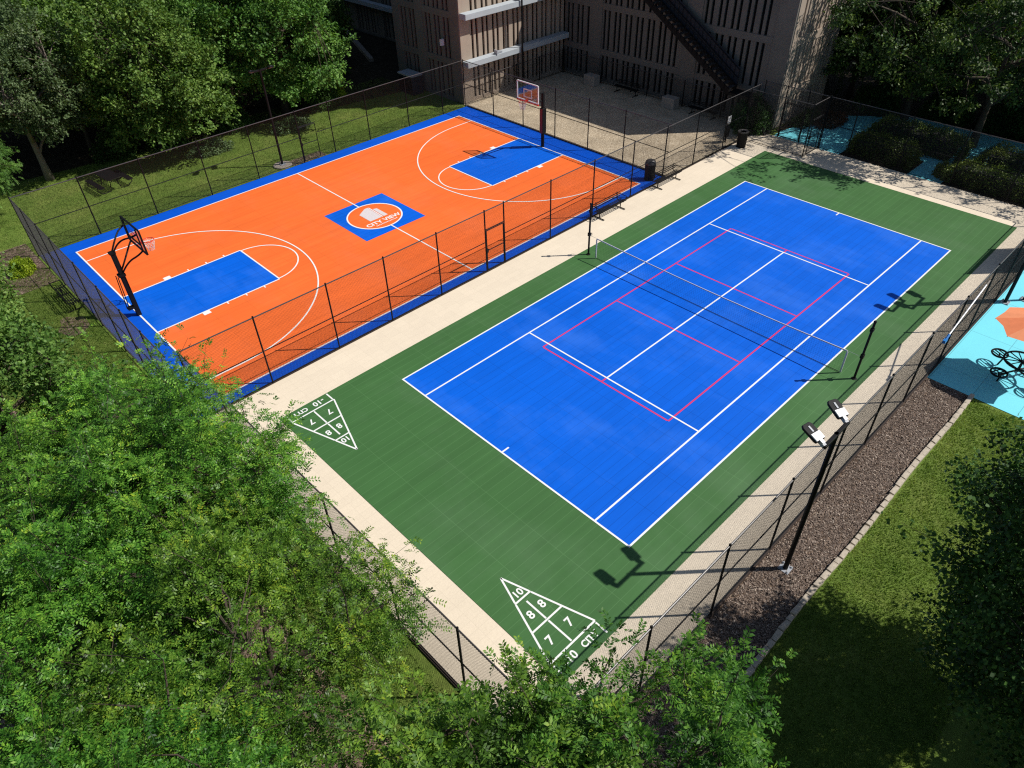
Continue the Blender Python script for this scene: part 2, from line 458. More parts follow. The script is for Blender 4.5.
for s in (-1, 1):
    xb = (BX0+LW) if s < 0 else (BX1-LW)
    xf = xb - s * 5.72
    for y in (CY-1.87, CY+1.87):
        ln.rect(min(xb, xf), max(xb, xf), y-LW/2, y+LW/2, zl)
    ln.rect(xf-LW/2, xf+LW/2, CY-1.87+LW/2, CY+1.87-LW/2, zl)
    a = PI/2 if s > 0 else -PI/2
    ln.arc(xf, CY, 1.80, a+0.02, a+PI-0.02, LW, zl+0.002, 40)
    xr = xb - s * 1.45; R3 = 6.35
    ln.arc(xr, CY, R3, a, a+PI, LW, zl+0.004, 80)
    for y in (CY-R3, CY+R3):
        ln.rect(min(xb, xr), max(xb, xr), y-LW/2, y+LW/2, zl+0.004)
    for sg in (-1, 1):                      # lane blocks and hash marks
        yk = CY + sg*(1.87+LW/2)
        for d, w, dep in ((2.1, 0.32, 0.24), (3.1, 0.06, 0.15), (4.0, 0.06, 0.15), (4.9, 0.06, 0.15)):
            xx = xb - s*d
            ln.rect(xx-w/2, xx+w/2, min(yk, yk+sg*dep), max(yk, yk+sg*dep), zl)
obj('court_line', ln, 'line', bc)
lg = MB().disc(CX, CY, RC-0.03, zl)
obj('logo_disc', lg, 'orange', bc)
obj('logo_ring', MB().arc(CX, CY, RC, 0, 2*PI, 0.075, zl+0.004, 72), 'line', bc)
zz = zl + 0.006
M['logo1'] = simple('logo_pale', (0.66, 0.60, 0.60), 0.5, var=0.08, scale=14)
bl = MB()
bl.add([(6.60,22.24,zz),(7.32,22.24,zz),(7.38,23.62,zz),(7.18,23.62,zz),(6.60,23.24,zz)], [(0,1,2,3,4)], 0)
bl.add([(7.34,22.24,zz),(7.40,22.24,zz),(7.45,23.55,zz),(7.40,23.62,zz)], [(0,1,2,3)], 1)
bl.add([(7.44,22.24,zz),(7.70,22.24,zz),(7.70,23.22,zz),(7.48,23.30,zz)], [(0,1,2,3)], 0)
obj('logo_building', bl, ['logo1', 'line'], bc)
text('logo_lettering', 'CITY VIEW', 0.42, (7.17, 21.88, zz), 0, bc, 'line', 0.012, sx=1.02)
sub = MB()
for i in range(16):
    sub.rect(6.52+i*0.083, 6.52+i*0.083+0.055, 21.56, 21.63, zz)
obj('logo_tagline', sub, 'line', bc)
ed = MB().box(-6.27, 30.5, 14.285, 14.405, -0.10, 0.012)
struct(obj('court_edging', ed, 'edge_dark'))
struct(obj('fence_edging', MB().box(-6.4, 30.6, -2.95, -2.875, -0.1, 0.0).box(-6.37, -6.275, -2.87, 14.28, -0.1, 0.0), 'edge_dark'))
struct(obj('yard_edging', MB().box(21.13, 21.28, 14.5, 31.3, -0.10, 0.05), 'edge_dark'))

# ------------------------------------------------------------------ tennis court
L_, W_ = 23.77, 10.97
tcourt = struct(obj('tennis_court', MB().rect(-4.42, 28.15, -1.42, 12.36, Z_T), 'green'))
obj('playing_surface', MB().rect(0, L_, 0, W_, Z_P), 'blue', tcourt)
t = MB(); w = 0.062; zl = Z_L
t.rect(0, L_, 0, w, zl); t.rect(0, L_, W_-w, W_, zl)
t.rect(0, w, w, W_-w, zl); t.rect(L_-w, L_, w, W_-w, zl)
for y in (1.372, W_-1.372): t.rect(w, L_-w, y-w/2, y+w/2, zl)
for x in (5.485, 18.285): t.rect(x-w/2, x+w/2, 1.372+w/2, W_-1.372-w/2, zl)
t.rect(5.485+w/2, 18.285-w/2, W_/2-w/2, W_/2+w/2, zl)
t.rect(w, w+0.3, W_/2-w/2, W_/2+w/2, zl); t.rect(L_-w-0.3, L_-w, W_/2-w/2, W_/2+w/2, zl)
obj('tennis_line', t, 'line', tcourt)
pk = MB(); w = 0.065; zr = zl - 0.002
x0, x1, y0, y1 = 5.18, 18.59, 2.43, 8.53
for y in (y0, y1): pk.rect(x0, x1, y-w/2, y+w/2, zr)
for x in (x0, x1): pk.rect(x-w/2, x+w/2, y0+w/2, y1-w/2, zr)
for x in (11.885-2.134, 11.885+2.134): pk.rect(x-w/2, x+w/2, y0+w/2, y1-w/2, zr)
for xa, xb in ((x0+w/2, 5.44), (18.33, x1-w/2)): pk.rect(xa, xb, W_/2-w/2, W_/2+w/2, zr)
obj('pickleball_line', pk, 'redline', tcourt)

def shuffleboard(ox, oy, sgn, name):
    """mini triangle; local frame: tip up (+y), base at y=0; strip below to y=-.47"""
    def T(x, y): return (ox + sgn*x, oy + sgn*y)
    s = MB(); lw = 0.055; z = Z_P
    tip = (0, 2.76); bl_, br_ = (-.88, 0), (.88, 0)
    def edge(y): return .88 * (1 - y/2.76)
    s.strip(T(*bl_), T(edge(1.84)*-1, 1.84), lw, z); s.strip(T(*br_), T(edge(1.84), 1.84), lw, z)
    s.strip(T(-edge(1.90), 1.90), T(*tip), lw, z); s.strip(T(edge(1.90), 1.90), T(*tip), lw, z)
    z2 = z + 0.002
    s.strip(T(-.88, 0), T(.88, 0), lw, z2)
    s.strip(T(-edge(.93), .93), T(edge(.93), .93), lw, z2)
    s.strip(T(-edge(1.87)-.02, 1.87), T(edge(1.87)+.02, 1.87), lw, z2)
    s.strip(T(0, .05), T(0, .885), lw, z); s.strip(T(0, .975), T(0, 1.72), lw, z)
    for x in (-.85, .85): s.strip(T(x, -.05), T(x, -.46), lw, z)
    sb = obj('shuffleboard_line', s, 'line', tcourt)
    rz = 0 if sgn > 0 else PI
    for tx, px, py, sz in (('10', 0, 2.06, .32), ('8', -.22, 1.33, .36), ('8', .24, 1.36, .36), ('7', -.39, .45, .38), ('7', .36, .46, .38), ('-10', -.38, -.26, .34), ('CITY', .38, -.26, .27)):
        text('shuffleboard_number' if tx != 'CITY' else 'shuffleboard_lettering', tx, sz, (*T(px, py), z+0.002), rz, tcourt, 'line', 0.008)
shuffleboard(-3.39, -0.84, 1, 'near')
shuffleboard(-3.33, 11.86, -1, 'far')

# ------------------------------------------------------------------ chain link fences
def wire_mesh(L, h, z0=0.06, pitch=0.066, w=0.0048):
    """diagonal wire strands as flat ribbons in the fence plane (x along, z up)"""
    H = h - z0
    q = []
    for sgn in (1, -1):
        s0 = np.arange(-H, L, pitch*1.0) if sgn > 0 else np.arange(0, L + H, pitch*1.0)
        # line: x = s0 + sgn*(z) ; clip to 0..L
        t0 = np.clip((0 - s0) * sgn if sgn > 0 else (s0 - L), 0, H)
        t1 = np.clip((L - s0) if sgn > 0 else s0, 0, H)
        k = t1 > t0 + 0.02
        s1, a, b_ = s0[k], t0[k], t1[k]
        hw = w * 0.7071
        for mode in (0, 1):                      # in-plane ribbon and one across it: a round wire's width from any side
            P = np.zeros((len(s1), 4, 3))
            for i, (tt, d) in enumerate(((a, -1), (a, 1), (b_, 1), (b_, -1))):
                P[:, i, 0] = s1 + sgn*tt + (d*hw if mode == 0 else 0)
                P[:, i, 1] = 0.004*sgn + (d*w*.5 if mode else 0)
                P[:, i, 2] = z0 + tt
            q.append(P.reshape(-1, 3))
    V = np.concatenate(q)
    return V

def fence(label, p0, p1, posts, h=3.0, gates=(), screens=(), midrail=True, rail=True, pr=0.032, group='chain link fences round the courts'):
    """p0,p1 ground ends; posts = distances along"""
    p0 = Vector((*p0, 0)); p1 = Vector((*p1, 0)); d = p1 - p0; L = d.length
    rz = math.atan2(d.y, d.x)
    f = thing('chain_link_fence', label, 'fence', p0, rz, group)
    pm = MB().tube([(0,0,-.1),(0,0,h+.03)], pr, 8); pm.lathe([(pr*1.15,h+.03),(pr*1.15,h+.05),(pr*.6,h+.075)], 8)
    first = None
    for x in posts:
        if first is None:
            first = obj('post', pm, 'black', f); o = first
        else:
            o = first.copy(); col.objects.link(o); o.parent = f
        o.location = (x, 0, 0)
    gs = sorted(gates)
    segs = []; x = 0
    for g0, g1, gh in gs:
        if g0 > x: segs.append((x, g0, 0.06))
        segs.append((g0, g1, gh)); x = g1
    if x < L: segs.append((x, L, 0.06))
    Vs = []
    for a, b_, z0 in segs:
        V = wire_mesh(b_-a, h, z0); V[:, 0] += a; Vs.append(V)
    V = np.concatenate(Vs)
    o = bpy.data.objects.new('wire_mesh', np_mesh('wire_mesh', V, len(V)//4, 'vinyl')); col.objects.link(o); o.parent = f
    if rail: obj('top_rail', MB().tube([(0,0,h),(L,0,h)], 0.024, 8), 'railmetal', f)
    for a, b_, z0 in segs:
        if z0 < 0.1:
            if midrail: obj('middle_rail', MB().tube([(a,0,h*.5),(b_,0,h*.5)], 0.02, 6), 'black', f)
            obj('bottom_rail', MB().tube([(a,0,.06),(b_,0,.06)], 0.016, 6), 'black', f)
    for g0, g1, gh in gs:
        g = MB(); a, b_ = g0+.06, g1-.06
        g.tube([(a,.0,.05),(a,0,gh-.06)], .024, 6); g.tube([(b_,.0,.05),(b_,0,gh-.06)], .024, 6)
        for z in (.07, gh*.5, gh-.06): g.tube([(a,0,z),(b_,0,z)], .022, 6)
        gate = obj('gate', g, 'black', f)
        V = wire_mesh(b_-a, gh-.06, .07); V[:, 0] += a
        o = bpy.data.objects.new('gate_mesh', np_mesh('gate_mesh', V, len(V)//4, 'vinyl')); col.objects.link(o); o.parent = gate
        obj('latch', MB().box(a-.06, a+.05, -.05, .05, gh*.5-.08, gh*.5+.1), 'black', gate)
        tr_ = MB().tube([(g0,0,gh),(g1,0,gh)], .024, 8); obj('gate_header', tr_, 'black', f)
    for a, b_ in screens:
        obj('windscreen', MB().box(a+.04, b_-.04, -.02, -.012, .1, h-.06), 'screen', f)
    return f

XN = -6.3     # near short side
YR = -2.9      # right long side
YM = 14.33     # between the courts
YB = 31.33     # back
XF = 21.1
fence('black chain link fence with a gate running between the orange court and the tan paving', (XN, YM), (29.9, YM),
      [0, 2.75, 5.75, 8.4, 11.1, 13.8, 14.95, 18.0, 21.1, 24.2, 27.0, 29.9, 32.9, 36.1], gates=[(13.8, 14.95, 2.1)])
fence('black chain link fence along the back lawn behind the orange court', (-6.72, YB), (XF, YB),
      [0, 3.0, 6.0, 9.1, 12.0, 15.0, 17.2, 19.8, 22.9, 25.8, 27.8], gates=[(15.0, 16.2, 2.1)])
fence('black chain link fence at the lawn end of the orange court behind the curved hoop', (-6.72, YM+.05), (-6.72, YB-.05),
      [2.0, 3.85, 6.1, 8.6, 11.4, 13.2, 15.3])
fence('black chain link fence between the orange court and the gravel yard', (XF, YM+.05), (XF, YB-.05),
      [3.1, 5.8, 8.5, 11.3, 14.1])
fence('black chain link fence at the near end of the green court by the leafy trees', (XN, YR), (XN, YM-.05),
      [0, 3.0, 5.7, 8.5, 11.3, 14.2])
fence('black chain link fence along the mulch bed and the pool deck', (XN+.05, YR), (30.55, YR),
      [3.0, 6.1, 9.1, 12.1, 15.1, 18.1, 21.1, 24.1, 27.2, 30.2, 33.2, 36.2], screens=[(30.2, 33.2)])
fence('black chain link fence before the clipped hedges at the far end of the tennis court', (30.6, YR+.05), (30.6, 10.3),
      [2.8, 5.6, 8.4, 11.4, 13.1])
fence('black chain link fence of the gate lobby beside the far green corner', (28.75, 10.3), (28.75, 14.28), [0, 3.93], midrail=False)
fence('short black chain link return with a gate between lobby and hedges', (28.8, 10.3), (30.55, 10.3), [1.75], gates=[(.25, 1.45, 2.1)], midrail=False)
fence('black chain link fence of the lobby facing the turquoise deck', (30.6, 10.35), (30.6, 14.4), [1.2, 2.6, 4.05], gates=[(1.2, 2.6, 2.1)], midrail=False)
# lower dark fence round the gravel yard, in front of the garage walls
fence('low black chain link fence in front of the slatted garage wall by the fire stair', (31.05, 14.4), (31.05, 31.3), [0, 3, 6, 9, 10.4, 13.2, 16.9], h=1.6, midrail=False, pr=.04)
fence('low black chain link fence under the pale ledges of the lit wing', (21.2, 31.4), (31.0, 31.4), [2.4, 4.9, 7.3, 9.8], h=1.6, midrail=False, pr=.04)

# ------------------------------------------------------------------ basketball hoops
def rim_parts(parent, x, z, s, netmat='net'):
    """rim centred at local (x,0,z)"""
    r = MB(); n = 28
    r.tube([(x+.225*math.cos(2*PI*i/n), .225*math.sin(2*PI*i/n), z) for i in range(n+1)], .014, 8, cap=False)
    r.box(x+s*.22, x+s*.42, -.07, .07, z-.02, z+.012)
    ro = obj('rim', r, 'red', parent)
    nb = MB(); k = 12
    for i in range(k):
        for sg in (1, -1):
            pts = []
            for j in range(6):
                t_ = j/5; rr = .22*(1-t_)+.13*t_ + .012*math.sin(t_*6)
                an = 2*PI*(i + sg*j*.5)/k
                pts.append((x+rr*math.cos(an), rr*math.sin(an), z-.02-.42*t_))
            nb.tube(pts, .006, 4)
    obj('net', nb, 'net', ro)

# near hoop: square post with four curved arms
h1 = thing('basketball_hoop', 'black basketball hoop on curved goose neck arms, seen from behind at the near end', 'basketball hoop', (-5.3, 22.6, 0), 0, 'basketball hoops')
p = MB().box(-.09, .09, -.09, .09, -.1, 3.02)
obj('post', p, 'black', h1, bevel=.01)
hi_ = MB().box(-.14, .1, -.12, .12, 3.0, 3.08); hi_.box(-.16, .12, -.13, .13, 1.96, 2.06)
obj('bracket', hi_, 'black', h1)
def curve(p0, p1, p2, n=12):
    p0, p1, p2 = Vector(p0), Vector(p1), Vector(p2)
    return [(p0*(1-t)**2 + p1*2*t*(1-t) + p2*t*t) for t in [i/n for i in range(n+1)]]
BXX = 1.02
for sy in (-1, 1):
    obj('support_arm', MB().tube(curve((0, sy*.08, 3.0), (.3, sy*.1, 3.5), (.62, sy*.45, 3.6)) + curve((.62, sy*.45, 3.6), (.8, sy*.6, 3.65), (BXX-.03, sy*.62, 3.7))[1:], .036, 8), 'black', h1)
    obj('support_arm', MB().tube(curve((0, sy*.08, 2.04), (.35, sy*.1, 2.5), (.65, sy*.4, 2.7)) + curve((.65, sy*.4, 2.7), (.85, sy*.58, 2.85), (BXX-.03, sy*.62, 2.98))[1:], .036, 8), 'black', h1)
rod = MB().tube([(-.32, .1, .5), (-.22, .1, 2.0)], .02, 6); rod.tube([(-.28,-.1,.5),(-.2,-.1,2.0)], .02, 6); rod.box(-.34,-.06,-.12,.12,.42,.5)
obj('crank_rod', rod, 'black', h1)
fr = MB()
zb0, zb1, yb = 2.88, 3.95, .92
for y in (-yb, yb): fr.box(BXX-.03, BXX+.03, y-.035, y+.035, zb0, zb1)
for z in (zb0, zb1): fr.box(BXX-.028, BXX+.028, -yb+.036, yb-.036, z-.035, z+.035)
for y in (-.62, .62): fr.box(BXX-.06, BXX-.012, y-.025, y+.025, zb0+.04, zb1-.04)
fr.box(BXX-.06, BXX-.012, -.594, .594, zb0+.3, zb0+.35)
bb = obj('backboard_frame', fr, 'black', h1)
obj('backboard_pane', MB().box(BXX+.0, BXX+.012, -yb+.04, yb-.04, zb0+.04, zb1-.04), 'acrylic', bb)
tgt = MB()
for y in (-.305, .305): tgt.box(BXX+.014, BXX+.018, y-.025, y+.025, zb0+.18, zb0+.64)
for z in (.205, .615): tgt.box(BXX+.014, BXX+.018, -.279, .279, zb0+z-.025, zb0+z+.025)
obj('target_square', tgt, 'red', bb)
rim_parts(h1, BXX+.45, 3.02, -1)

# far hoop: padded square post, acrylic board with white frame
h2 = thing('basketball_hoop', 'basketball hoop with clear white-framed backboard on a padded post by the gravel yard', 'basketball hoop', (19.62, 22.5, 0), PI, 'basketball hoops')
obj('post', MB().box(-.075, .075, -.075, .075, -.1, 3.25), 'black', h2, bevel=.01)
obj('post_pad', MB().box(-.12, .15, -.12, .12, .85, 2.35), 'black', h2, bevel=.03)
obj('pad_front', MB().box(.151, .165, -.10, .10, .88, 2.32), 'pad', h2)
pb = MB().box(-.16, -.121, -.125, .125, .87, 2.33); obj('pad_back', pb, 'black', h2)
for z in (2.75, 3.2): obj('support_arm', MB().tube([(0, 0, z), (1.22, 0, z+.25)], .05, 8), 'black', h2)
BX2 = 1.25; z0, z1, yb = 3.08, 4.06, .84
fr = MB()
for y in (-yb, yb): fr.box(BX2-.025, BX2+.025, y-.03, y+.03, z0, z1)
for z in (z0, z1): fr.box(BX2-.024, BX2+.024, -yb+.031, yb-.031, z-.03, z+.03)
bb = obj('backboard_frame', fr, 'whitepaint', h2)
obj('backboard_pane', MB().box(BX2-.006, BX2+.006, -yb+.03, yb-.03, z0+.03, z1-.03), 'acrylic', bb)
tgt = MB()
for y in (-.305, .305): tgt.box(BX2+.008, BX2+.012, y-.03, y+.03, z0+.16, z0+.64)
for z in (.19, .61): tgt.box(BX2+.008, BX2+.012, -.274, .274, z0+z-.03, z0+z+.03)
obj('target_square', tgt, 'whitepaint', bb)
obj('bottom_padding', MB().box(BX2-.035, BX2+.035, -yb-.03, yb+.03, z0-.10, z0-.035), 'red', bb)
rim_parts(h2, BX2+.42, z0+.05, -1)

# ------------------------------------------------------------------ tennis net
tn = thing('tennis_net', 'black net with white top tape across the blue tennis court', 'net', (11.82, 0, 0))
tp = MB(); nn = 24; ya, yb_ = -.55, 11.5
def sag(y): 
    u = (y-ya)/(yb_-ya)*2-1
    return 0.93 + 0.12*u*u
for i in range(nn):
    y0 = ya+(yb_-ya)*i/nn; y1 = ya+(yb_-ya)*(i+1)/nn
    tp.add([(.012,y0,sag(y0)),(.012,y1,sag(y1)),(-.012,y1,sag(y1)),(-.012,y0,sag(y0)),(.012,y0,sag(y0)-.05),(.012,y1,sag(y1)-.05),(-.012,y1,sag(y1)-.05),(-.012,y0,sag(y0)-.05)],
           [(0,1,2,3),(4,5,1,0),(3,2,6,7),(7,6,5,4)])
obj('top_tape', tp, 'tape', tn)
ms = []
def rib(a, b_, w=.0035):
    a, b_ = np.array(a), np.array(b_); d = (b_-a)/np.linalg.norm(b_-a); nrm = np.cross(d, [1,0,0])*w/2
    ms.extend([a-nrm, b_-nrm, b_+nrm, a+nrm])
y = ya
while y < yb_:
    rib((0.001, y, .03), (0.001, y, sag(y)-.05)); y += .09
for k in range(1, 11):
    for i in range(nn):
        y0 = ya+(yb_-ya)*i/nn; y1 = ya+(yb_-ya)*(i+1)/nn
        rib((-.001, y0, .03+(sag(y0)-.08)*k/11), (-.001, y1, .03+(sag(y1)-.08)*k/11))
o = bpy.data.objects.new('net_mesh', np_mesh('net_mesh', np.array(ms), len(ms)//4, 'blacknet')); col.objects.link(o); o.parent = tn
for y in (ya, yb_): obj('end_strap', MB().box(-.015, .015, y-.03, y+.03, .03, sag(y)-.062), 'tape', tn)
obj('bottom_cord', MB().tube([(0, ya, .03), (0, yb_, .03)], .012, 6), 'blacknet', tn)
def net_post(label, y, sg):
    t_ = thing('net_post', label, 'post', (11.85, y, 0), 0, 'tall posts of the tennis net')
    obj('pole', MB().tube([(0,0,-.1),(0,0,2.55)], .044, 12), 'black', t_)
    obj('pole_cap', MB().lathe([(.054,2.55),(.054,2.6),(.03,2.63)], 12), 'black', t_)
    obj('floor_collar', MB().lathe([(.10,.0),(.10,.02),(.06,.03)], 12), 'black', t_)
    cr = MB().box(-.06,.06,-.06,.06,.98,1.14); cr.tube([(.05,0,1.06),(.18,0,1.06),(.18,0,.94)], .014, 6)
    cr2 = obj('winch', cr, 'black', t_)
    obj('slider', MB().box(-.06,.06,-.06,.06,2.17,2.3), 'black', t_)
    obj('net_cable', MB().tube([(-.02, 0, 1.03), (-.03, sg*.5, 1.04)], .006, 5), 'grey', t_)
net_post('tall black net post on the green strip near the mulch bed', -1.08, 1)
net_post('tall black net post on the green strip beside the tan paving', 11.98, -1)

# ------------------------------------------------------------------ benches, bins
def bench_parts(t_, L=1.95):
    seat = MB(); back = MB()
    for i in range(5): seat.box(-L/2, L/2, -.2+i*.085, -.2+i*.085+.04, .40, .42)
    for i in range(3): back.box(-L/2, L/2, .24+i*.015, .26+i*.015, .52+i*.1, .56+i*.1)
    obj('seat', seat, 'black', t_); obj('backrest', back, 'black', t_)
    for x in (-L/2+.22, L/2-.22):
        l = MB().tube([(x, -.32, .03), (x, .32, .03)], .028, 8)
        l.tube([(x, .0, .03), (x, .0, .39)], .028, 8); l.tube([(x,-.2,.395),(x,.2,.395),(x,.25,.5),(x,.285,.80)], .024, 8)
        obj('leg', l, 'black', t_)
    for x in (-L/2+.02, L/2-.02):
        a = MB().tube([(x,-.2,.42),(x,-.2,.64),(x,.24,.66)], .02, 6); obj('armrest', a, 'black', t_)
b1 = thing('bench', 'black slatted bench by the net post, facing the tennis court', 'bench', (15.75, 13.93, 0), 0, 'black benches beside the courts')
bench_parts(b1, 2.1)
dup(b1, (20.6, 13.93, 0), 0, 'black slatted bench beside the domed bin and the gravel yard')
dup(b1, (-7.1, 25.9, 0.0-.05), PI/2, 'black slatted bench on the lawn outside the near end of the orange court')
def bin_parts(t_, dome):
    body = MB().lathe([(.25,.02),(.27,.05),(.29,.5),(.30,.84),(.315,.86),(.315,.9)], 20)
    bo = obj('bin_body', body, 'black', t_, smooth=False)
    for k in range(20):
        pass
    obj('base_ring', MB().lathe([(.28,0),(.28,.045),(.25,.05)], 20), 'black', t_)
    if dome:
        obj('lid', MB().lathe([(.31,.90),(.31,.96),(.27,1.06),(.17,1.13),(.05,1.15)], 20), 'railmetal', t_)
    else:
        obj('lid', MB().lathe([(.325,.9),(.325,.95),(.2,.955),(.17,.94),(.16,.86)], 20), 'railmetal', t_)
tb = thing('litter_bin', 'black litter bin with domed lid in the blue corner beside the gravel yard', 'bin', (20.35, 14.95, 0), 0, 'black litter bins')
bin_parts(tb, True)
tb = thing('litter_bin', 'black open-topped litter bin on the tan paving by the dark bush', 'bin', (27.75, 13.75, -.012), 0, 'black litter bins')
bin_parts(tb, False)
ws = thing('pet_waste_station', 'black post station with white notice on the gravel side of the fence', 'waste station', (27.75, 14.85, -.04))
obj('post', MB().box(-.03,.03,-.03,.03,-.1,1.55), 'black', ws)
obj('dispenser', MB().box(-.17,.17,-.10,.08,.35,.95), 'black', ws, bevel=.02)
sgn = obj('notice', MB().box(-.16,.16,-.055,-.035,1.15,1.6), 'whitepaint', ws)
obj('notice_print', MB().box(-.11,.11,-.059,-.056,1.42,1.5).box(-.11,.06,-.059,-.056,1.3,1.33).box(-.11,.09,-.059,-.056,1.22,1.25), 'grey', sgn)

# ------------------------------------------------------------------ light poles
def light_pole(label, loc, rz, h=5.4, heads=2, group='black floodlight poles', arm=.55, drv='whitepaint'):
    t_ = thing('light_pole', label, 'light pole', loc, rz, group)
    obj('pole', MB().tube([(0,0,.02),(0,0,h)], [.07,.06], 12), 'black', t_)
    base = MB().box(-.16,.16,-.16,.16,.0,.03)
    for sx in (-1,1):
        for sy in (-1,1): base.lathe([(.025,.03),(.025,.075),(.015,.08)], 8, c=(sx*.12, sy*.12))
    obj('base_plate', base, 'grey', t_)
    obj('crossarm', MB().box(-arm-.05, arm+.05, -.045, .045, h-.09, h), 'black', t_, bevel=.008)
    for sx in ((-1, 1) if heads == 2 else (0,)):
        x = sx*arm
        mt = Matrix.Translation((x, .06, h-.02)) @ Matrix.Rotation(-.2 - .2*(sx > 0), 4, 'Z') @ Matrix.Scale(.92, 4) @ Matrix.Rotation(rad(18), 4, 'X')
        k = MB().box(-.05,.05,-.06,.12,-.05,.05, mat=mt); 
        hb = MB(); prof = [(-.15,.10),(.15,.10),(.17,.16),(.17,.58),(.12,.66),(-.12,.66),(-.17,.58),(-.17,.16)]
        hb.prism(prof, -.03, .05); hb.v = [tuple(mt @ Vector(q)) for q in hb.v]
        hd = obj('lamp_head', hb, 'black', t_, bevel=.012)
        obj('knuckle', k, 'grey', hd)
        dv = MB().box(-.15,.15,.12,.34,.052,.09, mat=mt).box(-.05,.05,.0,.118,.03,.08, mat=mt)
        obj('driver_box', dv, drv, hd)
        obj('cooling_fin', MB().box(-.025,.025,.38,.56,.052,.066, mat=mt), 'grey', hd)
        obj('lens', MB().box(-.13,.13,.2,.6,-.036,-.031, mat=mt), 'grey', hd)
    return t_
light_pole('black floodlight pole with two white-backed heads standing in the mulch bed', (2.6, -3.56, Z_BED), 0, 5.4, 2)
light_pole('black floodlight pole with two heads on the pool deck nearest the fence', (21.0, -3.25, -.045), 0, 5.5, 2)
light_pole('black floodlight pole on the pool deck set back from its twin by the fence', (21.75, -3.75, -.045), 0, 5.5, 2)
lp = light_pole('black floodlight pole on a concrete footing on the back lawn', (7.17, 32.0, 0.03), PI, 5.4, 2, drv='black')
obj('concrete_footing', MB().lathe([(.55,-.12),(.55,-.02),(.5,.0)], 14), 'block', lp)
light_pole('black pole with a single lamp in front of the lit slatted wing', (26.4, 31.05, -.04), -PI/2, 6.4, 1, arm=.1)

# ------------------------------------------------------------------ edging stones along the mulch
x = -8.0; first = None; rs = random.Random(3)
while x < 13.7:
    Ls = rs.uniform(.24, .46)
    hx, hy, hz = Ls/2-.012, .075, .09
    if first is None or rs.random() < .22:
        mb = MB(); vs = []
        for sx in (-1,1):
            for sy in (-1,1):
                for sz in (-1,1): vs.append((sx*hx+rs.uniform(-.02,.02), sy*hy+rs.uniform(-.015,.015), sz*hz+.02+rs.uniform(-.012,.012)))
        mb.add(vs, [(0,1,3,2),(4,6,7,5),(0,4,5,1),(2,3,7,6),(0,2,6,4),(1,5,7,3)])
        o = obj('edging_stone', mb, 'stone', bevel=.014); o['L'] = 1; first = o; base_l = hx
    else:
        o = first.copy(); col.objects.link(o); o.scale = (hx/base_l, 1, rs.uniform(.85,1.15))
    if 'L' in o: del o['L']
    o.location = (x+Ls/2, -4.5+.03*math.sin(x*.9), Z_LAWN+.03); o.rotation_euler = (rs.uniform(-.06,.06), rs.uniform(-.05,.05), rs.uniform(-.06,.06))
    tag(o, 'pale rough stone in the edging row between mulch and lawn', 'edging stone', 'stones edging the mulch bed')
    x += Ls

# mulch chips, loose
rng = np.random.default_rng(5)
def chips(n, x0, x1, y0, y1, z, lmin, lmax):
    c = np.stack([rng.uniform(x0,x1,n), rng.uniform(y0,y1,n), np.full(n, z)+rng.uniform(.004,.03,n)],1)
    an = rng.uniform(0,2*PI,n); l = rng.uniform(lmin,lmax,n)[:,None]; ti = rng.normal(0,.25,n)
    d = np.stack([np.cos(an),np.sin(an),ti],1)*l/2
    e = np.stack([-np.sin(an),np.cos(an),rng.normal(0,.4,n)],1)*l/2*rng.uniform(.2,.5,n)[:,None]
    return np.stack([c-d-e,c+d-e,c+d+e,c-d+e],1).reshape(-1,3)
V = chips(48000, -8.4, 13.8, -4.42, -2.98, Z_BED, .02, .075)
m, nt, b = new_mat('mulch_chip'); g = nt.nodes.new('ShaderNodeNewGeometry')
r = ramp(nt, [(0.0,(.055,.038,.029)),(.5,(.165,.12,.094)),(.88,(.26,.20,.16)),(1.0,(.5,.42,.34))]); nt.links.new(g.outputs['Random Per Island'], r.inputs['Fac'])
nt.links.new(r.outputs['Color'], b.inputs['Base Color']); b.inputs['Roughness'].default_value = .95
o = bpy.data.objects.new('mulch_chips', np_mesh('mulch_chips', V, len(V)//4, m)); col.objects.link(o); o['kind'] = 'stuff'
tag(o, 'brown wood chips scattered over the mulch bed beside the fence', 'mulch')

# grass blades on the visible lawns
def blades(n, x0, x1, y0, y1, h=.06):
    c = np.stack([rng.uniform(x0,x1,n), rng.uniform(y0,y1,n), np.full(n, Z_LAWN-.002)],1)
    an = rng.uniform(0,2*PI,n); w = rng.uniform(.006,.014,n)[:,None]; hh = rng.uniform(.5,1.3,n)[:,None]*h
    e = np.stack([np.cos(an),np.sin(an),np.zeros(n)],1)*w
    lean = np.concatenate([rng.normal(0,.45,(n,2)), np.ones((n,1))],1)*hh
    return np.stack([c-e,c+e,c+lean+e*.3,c+lean-e*.3],1).reshape(-1,3)
def grass(label, *areas):
    V = np.concatenate([blades(*a) for a in areas])
    o = bpy.data.objects.new('grass', np_mesh('grass', V, len(V)//4, 'blade')); col.objects.link(o); o['kind'] = 'stuff'
    tag(o, label, 'grass')
grass('short lawn grass between the stone edging and the dark tree', (70000, -6, 13.7, -8.5, -4.62))
grass('short lawn grass behind and beside the orange court', (60000, -9.5, 21, 31.5, 41, .08), (40000, -11, -6.75, 12, 30, .08), (16000, -9.5, -6.6, -3.0, 6, .07))

